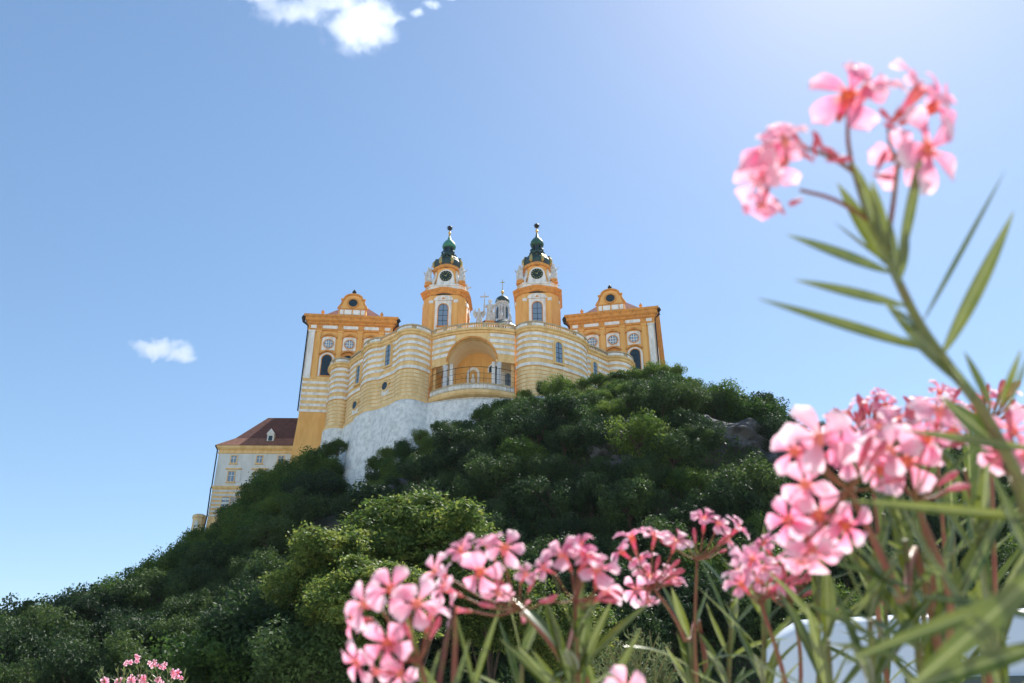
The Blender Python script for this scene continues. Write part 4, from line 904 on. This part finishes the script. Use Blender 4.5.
class Shrub:
    def __init__(s, label, root, name='oleander', cat='oleander shrub', group='pink oleanders in the foreground'):
        s.r = Vector(root); s.t = thing(name, label, cat, root, 0, group); s.n = dict(leaf=0,flower=0,bud=0,flower_stalk=0,stem=0); s.extra = []
    def put(s, name, me, M):
        if s.n.get(name,0) >= 97 and name in ('leaf','bud'):
            s.extra.append((me, M)); return None
        s.n[name] = s.n.get(name,0)+1
        o = link(name, me, s.t); o.matrix_basis = Matrix.Translation(-s.r) @ M; return o
    def leaf(s, a, b, wid, face=None, k=None):
        a = Vector(a); b = Vector(b); d = b-a; L_ = d.length; x = d/L_
        n = face or Vector((0,0,1)); y = n.cross(x)
        if y.length < .05: y = Vector((1,0,0)).cross(x)
        y.normalize(); z = x.cross(y)
        M = Matrix(((x.x*L_,y.x*wid*8.3,z.x*L_,a.x),(x.y*L_,y.y*wid*8.3,z.y*L_,a.y),(x.z*L_,y.z*wid*8.3,z.z*L_,a.z),(0,0,0,1)))
        s.put('leaf', LM[rnd.randrange(6) if k is None else k], M)
    def flower(s, c, f, size=1., k=None, roll=None):
        f = f.normalized(); x = f.cross(Vector((.3,.2,1))).normalized(); y = f.cross(x)
        M = Matrix.Translation(c) @ Matrix(((x.x,y.x,f.x,0),(x.y,y.y,f.y,0),(x.z,y.z,f.z,0),(0,0,0,1))) @ Matrix.Rotation(rnd.random()*6 if roll is None else roll,4,'Z') @ Matrix.Scale(size,4)
        o = s.put('flower', FM[rnd.randrange(10) if k is None else k], M)
        if o: link('calyx', CALM, o)
        return c - f*.023*size
    def bud(s, c, f, size=1.):
        f = f.normalized(); x = f.cross(Vector((.3,.2,1))).normalized(); y = f.cross(x)
        size *= .75; s.put('bud', BUDM, Matrix.Translation(c) @ Matrix(((x.x,y.x,f.x,0),(x.y,y.y,f.y,0),(x.z,y.z,f.z,0),(0,0,0,1))) @ Matrix.Scale(size*rnd.uniform(.7,1.2),4))
    def stems(s, paths, m=STEM, name='stem'):
        for pts, r0, r1 in paths:
            P = smooth3(pts); k = MB(Matrix.Translation(-s.r)); k.tube(P, [r0+(r1-r0)*i/(len(P)-1) for i in range(len(P))], 7); k.obj(name, m, s.t, True)
    def finish(s):
        if s.extra:
            V=[];Fq=[];o=0
            for me, M in s.extra:
                M = Matrix.Translation(-s.r) @ M
                V += [tuple(M @ v.co) for v in me.vertices]; Fq += [tuple(i+o for i in p.vertices) for p in me.polygons]; o = len(V)
            me = bpy.data.meshes.new('foliage'); me.from_pydata(V,[],Fq); me.materials.append(LEAF2); ob = link('foliage', me, s.t); ob['kind'] = 'stuff'
LEAF2 = leafmat('oleander_leaf_mass', (.06,.10,.03), (.10,.14,.045), (.17,.2,.07), 14, .35, .35, 0)
def smooth3(pts, n=5):
    P = [Vector(p) for p in pts]; out = []
    for i in range(len(P)-1):
        p0 = P[i-1] if i else P[0]*2-P[1]; p1, p2 = P[i], P[i+1]; p3 = P[i+2] if i+2 < len(P) else P[-1]*2-P[-2]
        for k in range(n):
            t = k/n; out.append(.5*((2*p1)+(p2-p0)*t+(2*p0-5*p1+4*p2-p3)*t*t+(3*p1-p0-3*p2+p3)*t**3))
    return out+[P[-1]]
def cluster(S, node, d, fl, buds=5, spread=.9, R0=None):
    """node px,py: where stalks gather; fl: (px,py,Rpx[,kind]) flowers."""
    n = near(*node, d); 
    for q in fl:
        px, py, Rp = q[:3]; dd = d + rnd.uniform(-.02,.02)*d; c = near(px,py,dd)
        out = camvec((px-node[0]), -(py-node[1]), 0); out = out.normalized() if out.length > 1e-6 else camvec(0,1,0)
        f = out*rnd.uniform(.5,1.1)*spread + camvec(0,0,1)*rnd.uniform(.0,.85) + Vector((rnd.uniform(-.4,.4),rnd.uniform(-.4,.4),rnd.uniform(.0,.55)))
        if len(q) > 3: f = camvec(*q[3])
        size = Rp*dd/F/.029
        base = S.flower(c, f, size)
        mid = n.lerp(base, .55) + out*(-.002) + Vector((0,0,-.004))
        S.stems([([n, mid, base], .0011*size**.5, .0009)], STALK, 'flower_stalk')
    for _ in range(buds):
        a = rnd.uniform(0,6.28); L_ = rnd.uniform(.015,.035); o = camvec(math.cos(a)*.7, .5+.5*math.sin(a), rnd.uniform(-.3,.5)).normalized(); c = n+o*L_
        S.bud(c, o, 1.0); S.stems([([n, n+o*L_*.5+Vector((0,0,-.002)), c], .0009, .0007)], STALK, 'flower_stalk')
def shoot(S, base, tip, d, nw=6, ll=.11, wid=.012, ang=38, start=.15, r0=.003, down=True, d2=None, bend=0):
    a = near(*base, d); b = near(*tip, d2 or d); ax = b-a; L_ = ax.length; x = ax.normalized()
    mid = a.lerp(b,.5)+camvec(bend,0,0)
    pts = [a, mid, b]
    if down: pts = [Vector((a.x*.95+S.r.x*.05, a.y+.05, max(0,a.z-.4))) ] + pts
    S.stems([(pts, r0*1.3, r0*.7)])
    u = x.cross(Vector((.2,1,.1))).normalized(); v = x.cross(u)
    for i in range(nw):
        t = start+(1-start)*i/(nw-1 if nw > 1 else 1); p = a.lerp(mid,t*2) if t < .5 else mid.lerp(b,t*2-1); ph = i*1.05+rnd.random()*.4
        for k in range(3):
            A = ph+k*2.094+rnd.uniform(-.25,.25); rad = u*math.cos(A)+v*math.sin(A); el = R(ang+rnd.uniform(-12,14) - (14 if i == nw-1 else 0)); dr = x*math.cos(el)+rad*math.sin(el)
            S.leaf(p, p+dr*ll*rnd.uniform(.75,1.15)*(.75 if i == nw-1 else 1), wid*rnd.uniform(.8,1.2), face=(x*1.0-rad*.4).normalized())
    return b

# tall right-hand shoot
S1 = Shrub('nearest tall oleander reaching up the right edge with pink flowers against the sky', (.42,.55,0)); d = .47
mp = [(1060,600),(1028,500),(985,415),(950,368),(920,325),(900,285),(884,250),(868,215),(853,168)]
S1.stems([([Vector((.42,.62,.0)),Vector((.40,.52,.9))]+[near(x,y,d) for x,y in mp], .0045,.0016)])
S1.stems([([near(x,y,d) for x,y in ((886,250),(893,205),(898,165),(905,135))],.0016,.001),([near(x,y,d) for x,y in ((853,170),(848,140),(848,112))],.0014,.001),
          ([near(x,y,d) for x,y in ((862,178),(832,158),(800,146))],.0014,.001),([near(x,y,d) for x,y in ((872,222),(835,200),(800,190))],.0013,.001),
          ([near(x,y,d) for x,y in ((898,165),(890,145),(888,128))],.001,.0008)], STALK, 'flower_stalk')
for (px,py,Rp,f) in [(848,97,40,(-.1,.35,.9)),(868,88,34,(.3,.7,.5)),(918,92,36,(.55,.75,.35)),(932,108,34,(.85,.4,.3)),(925,150,40,(.5,.05,.85)),(902,160,32,(-.3,-.3,.9)),
                     (768,148,30,(-.7,.5,.5)),(762,180,34,(-.75,-.25,.55)),(785,140,26,(-.2,.9,.4)),(775,165,28,(-.4,.2,.9)),(762,203,22,(-.4,-.85,.3))]:
    S1.flower(near(px,py,d+rnd.uniform(-.015,.015)), camvec(*f), Rp*d/F/.0235)
for px,py in ((808,148),(800,142),(815,155),(822,148),(812,160),(895,128),(890,120),(876,175),(878,168),(783,212),(800,200),(830,160),(838,156)): S1.bud(near(px,py,d), camvec(rnd.uniform(-.8,.4),rnd.uniform(-.2,1),.3), .8)
for (a,b_,w_) in [((890,268),(836,185),13),((882,240),(854,162),12),((898,268),(924,138),9),((893,274),(787,234),9),((890,266),(832,226),5),((908,307),(795,279),9),((934,352),(748,302),10),((893,262),(868,205),11),((900,280),(906,225),8),((888,256),(872,180),10),((922,330),(895,318),8),
                  ((948,366),(886,303),15),((921,325),(1001,176),4),((940,358),(1016,210),13),((978,405),(946,356),6),((992,408),(964,350),7),((1000,407),(1017,345),9),((1003,415),(1030,352),7),
                  ((1012,455),(942,398),17),((960,385),(905,335),6),((905,290),(880,250),6),((897,270),(889,215),7),((1040,450),(893,430),8),((1055,520),(845,500),9),((1030,560),(985,470),12)]:
    S1.leaf(near(*a,d), near(*b_,d+rnd.uniform(-.03,.03)), 1.25*w_*d/F, face=camvec(rnd.uniform(-.4,.4),.15,1), k=rnd.choice((0,0,3)))
for (a,b_,w_,dd) in [((1050,560),(918,690),26,.34),((1060,585),(850,650),16,.38),((1060,640),(890,690),20,.4),((1040,620),(930,585),12,.45),((1000,690),(960,560),16,.45)]:
    S1.leaf(near(*a,dd), near(*b_,dd), w_*dd/F, face=camvec(.1,.6,.8), k=5)
S1.stems([([near(1075,640,.4),near(1050,560,.37),near(1052,520,.42)],.003,.002)])
S1.finish()

# middle right oleander with the big blurred heads
S2 = Shrub('oleander with the largest blurred pink flower heads right of centre', (.32,.75,0)); d = .56
cluster(S2,(850,490),d,[(820,440,42,(-.1,.4,.9)),(838,452,36,(.3,.3,.9)),(795,452,30,(-.7,.2,.6)),(806,485,30,(-.6,.1,.8)),(818,515,42,(-.05,-.05,1)),(790,520,30,(-.7,0,.7)),(812,552,34,(-.1,-.6,.8)),(845,525,32,(.3,-.2,.9)),(800,560,26,(-.4,-.7,.6))],6)
cluster(S2,(915,500),d+.02,[(905,462,42,(-.1,.1,1)),(890,452,34,(-.5,.5,.7)),(940,410,32,(-.1,.8,.5)),(925,440,30,(.3,.3,.9)),(880,470,28,(-.7,-.1,.6))],5)
cluster(S2,(1020,480),d,[(1012,432,32,(-.2,.5,.8)),(1025,455,32,(.2,.1,1)),(1000,455,24,(-.6,.2,.7))],4)
cluster(S2,(905,450),d+.12,[(880,428,28),(898,420,26),(918,428,28),(935,445,26),(870,445,24),(955,430,26)],8)
cluster(S2,(760,600),d+.22,[(742,585,22),(762,570,24),(780,585,22),(752,560,20)],4)
S2.stems([([Vector((.3,.8,0)),near(960,760,d+.05),near(900,600,d+.02),near(850,490,d)],.0045,.002),([near(940,700,d+.05),near(950,600,d),near(915,500,d+.02)],.003,.0018),([near(945,700,d+.15),near(930,560,d+.13),near(905,450,d+.12)],.003,.0016),([near(990,700,d+.2),near(985,580,d+.18),near(965,470,d+.16)],.003,.0016),([near(800,760,d+.25),near(785,680,d+.22),near(760,600,d+.22)],.003,.0016),([near(1040,700,d),near(1045,580,d),near(1020,480,d)],.003,.002)], STALK, 'stem')
shoot(S2,(930,740),(905,540),.62,4,.12,.013); shoot(S2,(1010,740),(975,520),.66,5,.12,.013); shoot(S2,(875,780),(870,620),.60,3,.10,.012); shoot(S2,(835,790),(828,640),.7,3,.10,.012,down=False); shoot(S2,(950,790),(935,620),.75,4,.11,.013,down=False)
for (a,b_,w_) in [((915,590),(822,558),9),((900,600),(858,540),11),((935,570),(900,500),10),((960,600),(1010,500),10),((880,640),(800,600),8),((900,560),(850,620),8),((905,660),(830,640),9)]:
    S2.leaf(near(*a,d), near(*b_,d), w_*d/F, face=camvec(0,.7,.6), k=rnd.choice((0,1)))
S2.finish()
# small budded heads behind
S3 = Shrub('oleander with small deep pink budding heads behind the large blurred ones', (.45,1.1,0)); d = .85
cluster(S3,(868,440),d,[(865,402,18),(885,405,17),(848,412,17),(835,424,16),(872,425,16),(852,432,15),(890,430,18),(880,395,12)],22)
cluster(S3,(935,425),d+.05,[(925,400,18),(940,392,18),(952,402,17),(915,412,16),(945,415,16)],14)
S3.stems([([near(950,700,d+.1),near(945,560,d+.05),near(935,425,d+.05)],.003,.0016)], STALK)
cluster(S3,(990,420),d,[(985,400,18),(1003,395,18),(1015,410,18),(975,415,16)],14)
for a,b_ in (((900,760),(868,440)),((1000,760),(990,420))): S3.stems([([Vector((.45,1.15,0)),near(*a,d+.1),near((a[0]+b_[0])/2,590,d),near(*b_,d)],.004,.0018)], STALK)
for q in range(4): shoot(S3,(890+q*34,760),(880+q*34+rnd.uniform(-12,12),500+rnd.uniform(-25,30)),.95+rnd.uniform(-.05,.3),4,.11,.012,start=.3,down=(q%3==0))
S3.finish()
# centre oleander
S4 = Shrub('sharper oleander with pink flowers at the centre bottom, leaves around it', (.22,1.05,0)); d = .95
cluster(S4,(652,585),d,[(632,538,22),(655,536,18),(622,552,18),(676,542,19),(641,560,18),(650,578,21),(672,577,18),(637,590,18),(648,600,14)],10)
cluster(S4,(697,560),d,[(704,520,19),(718,524,16),(738,528,19),(728,540,14)],5)
cluster(S4,(790,600),d-.12,[(765,545,20),(745,560,20),(738,572,18),(757,580,18),(775,562,18),(790,540,16),(770,590,14)],8)
S4.stems([([Vector((.2,1.1,0)),near(715,760,d+.05),near(685,640,d),near(652,585,d)],.004,.0016),([near(700,720,d),near(695,640,d),near(697,560,d)],.0025,.0014),([near(800,720,d-.1),near(800,650,d-.1),near(790,600,d-.12)],.0025,.0014)], STALK, 'stem')
for (bx,by,tx,ty,dd,nw) in [(700,760,690,640,.98,4),(725,760,732,600,1.0,5),(762,760,765,590,.9,5),(820,760,818,590,.8,4)]:
    shoot(S4,(bx,by),(tx,ty),dd,nw,.1,.011,start=.25,down=(bx in (700,820)))
S4.finish()
# left-centre oleander
S5 = Shrub('oleander with pink flowers left of centre at the bottom, red branching stalks', (.02,.85,0)); d = .74
cluster(S5,(520,610),d,[(505,548,24),(480,572,29,(-.1,.1,1)),(462,552,24),(445,588,26),(498,592,22,(.1,-.7,.6)),(436,572,22),(455,610,22),(488,545,22),(525,575,16)],7)
cluster(S5,(575,600),d,[(563,556,28),(580,548,26),(597,570,30),(605,590,24),(545,568,18,(-.7,.5,.3)),(588,558,24)],5)
S5.stems([([Vector((0,.9,0)),near(590,760,d+.04),near(560,660,d),near(520,610,d)],.003,.0015),([near(580,720,d),near(577,660,d),near(575,600,d)],.003,.0015)], STALK, 'stem')
for (a,b_,w_) in [((572,690),(545,595),11),((575,680),(590,598),13),((565,700),(500,640),9),((600,700),(640,630),9),((570,690),(610,600),10),((560,650),(545,600),9),((470,700),(500,605),7),((480,720),(455,600),6),((440,690),(395,640),7),((575,710),(530,650),9),((600,700),(580,640),8)]:
    S5.leaf(near(*a,d), near(*b_,d), w_*d/F, face=camvec(rnd.uniform(-.6,.6),.4,.8), k=rnd.choice((0,1,4)))
shoot(S5,(575,760),(576,640),d,3,.09,.011,start=.4); shoot(S5,(520,790),(522,660),d+.1,3,.10,.011,start=.35,down=False)
S5.finish()
S6 = Shrub('leftmost large pink flower cluster of the near oleanders', (-.1,.7,0)); d = .62
cluster(S6,(420,660),d,[(392,590,30,(-.1,.5,.8)),(366,604,30,(-.5,.4,.7)),(388,643,34,(-.1,0,1)),(416,604,30,(.4,.4,.8)),(354,620,24,(-.9,.1,.4)),(358,662,26,(-.7,-.2,.7)),(432,612,26),(400,672,24,(0,-.6,.8)),(375,672,24)],4)
S6.flower(near(625,688,.6), camvec(0,.4,.9), .7, 3); S6.stems([([near(640,740,.6),near(624,700,.6)],.002,.001)], STALK, 'stem')
S6.stems([([Vector((-.1,.75,0)),near(450,780,d+.03),near(432,710,d),near(420,660,d)],.0028,.0014)], STALK, 'stem')
for (a,b_,w_) in [((430,720),(405,610),9),((440,730),(470,640),7),((425,700),(370,650),7),((410,740),(440,650),8)]:
    S6.leaf(near(*a,d), near(*b_,d), w_*d/F, face=camvec(.3,.4,.8), k=0)
S6.finish()
# far small oleander
S7 = Shrub('small distant flowering oleander at the bottom left edge', (at(140,683,10).x,10,0), group='distant oleander'); d = 10.5
def far_cl(px,py,s):
    for _ in range(4): S7.flower(near(px+rnd.uniform(-3,3),py+rnd.uniform(-3,3),d), camvec(rnd.uniform(-.5,.5),rnd.uniform(0,.6),.8), s)
for px,py,s in ((128,663,1.3),(139,659,1.2),(152,664,1.3),(162,667,1.2),(176,673,1.8),(118,681,1.5),(132,681,2),(142,680,2),(103,683,2),(180,676,1.),(160,682,1.6)): far_cl(px,py,s)
for q in range(14):
    bx = 105+q*5.5; shoot(S7,(bx+rnd.uniform(-6,6),715),(bx+rnd.uniform(-8,8),668+abs(140-bx)*.25+rnd.uniform(-3,5)),d,4,.13,.02,start=.3,r0=.006,down=(q%5==0))
S7.stems([([Vector((at(140,683,10).x,10.,0)),near(140,720,d)],.03,.01)])
S7.finish()
# feathery shrub at the bottom centre
FE = leafmat('feathery_green', (.06,.09,.035), (.10,.14,.06), (.17,.2,.09), 6, .3, .6, 0)
P0_ = near(638,760,2.6); fs_ = thing('feathery_shrub', 'fine feathery green shrub between the flower heads at the bottom', 'shrub', (P0_.x,P0_.y,0))
k = MB(Matrix.Translation((-P0_.x,-P0_.y,0))); k.tube([(P0_.x,P0_.y,0),(P0_.x,P0_.y,P0_.z)],[.03,.02],6); k.obj('trunk', BARK, fs_)
tw = MB(Matrix.Translation((-P0_.x,-P0_.y,0))); LV = []; LN = []
for q in range(60):
    a = near(638+rnd.uniform(-20,20), 735, 2.6+rnd.uniform(-.1,.1)); b_ = near(638+rnd.uniform(-48,48), 0, 2.6); ex = rnd.uniform(-48,48)
    ty = 622+abs(ex)*.5+rnd.uniform(0,26); b_ = near(638+ex, ty, 2.6+rnd.uniform(-.12,.12)); m_ = a.lerp(b_,.5)+Vector((rnd.uniform(-.02,.02),0,.01)); tw.tube(smooth3([a,m_,b_],3),[.0035,.003,.0028,.0025,.002,.0015,.001],5)
    for w in range(34):
        t = .3+.7*w/34; p = a.lerp(b_,t); LV.append(p+Vector((rnd.gauss(0,.006),rnd.gauss(0,.006),rnd.gauss(0,.006)))); LN.append((rnd.gauss(0,1),rnd.gauss(0,1),.3))
tw.obj('twigs', STEM, fs_)
V, Fq = leaves(np.array([list(p) for p in LV])-np.array([P0_.x,P0_.y,0]), np.array(LN), .011, rng, .22)
link('foliage', npmesh('foliage', V, Fq, FE), fs_)
hz = bpy.data.materials.new('shadow_lift_haze'); hz.use_nodes = True; t_ = hz.node_tree; t_.nodes.clear()
hv = t_.nodes.new('ShaderNodeVolumePrincipled'); hv.inputs['Color'].default_value = (.80,.90,1,1); hv.inputs['Density'].default_value = .00004; hv.inputs['Anisotropy'].default_value = .2  # thin scattering volume added to lift shadows and soften the distance
ho = t_.nodes.new('ShaderNodeOutputMaterial'); t_.links.new(hv.outputs[0], ho.inputs['Volume'])
hb = MB(); hb.box(-3050,3050,-3050,3050,-2,132); tag(hb.obj('haze', hz), 'thin bluish haze added over the scene to lift the hill shadows', 'haze', None, 'stuff')
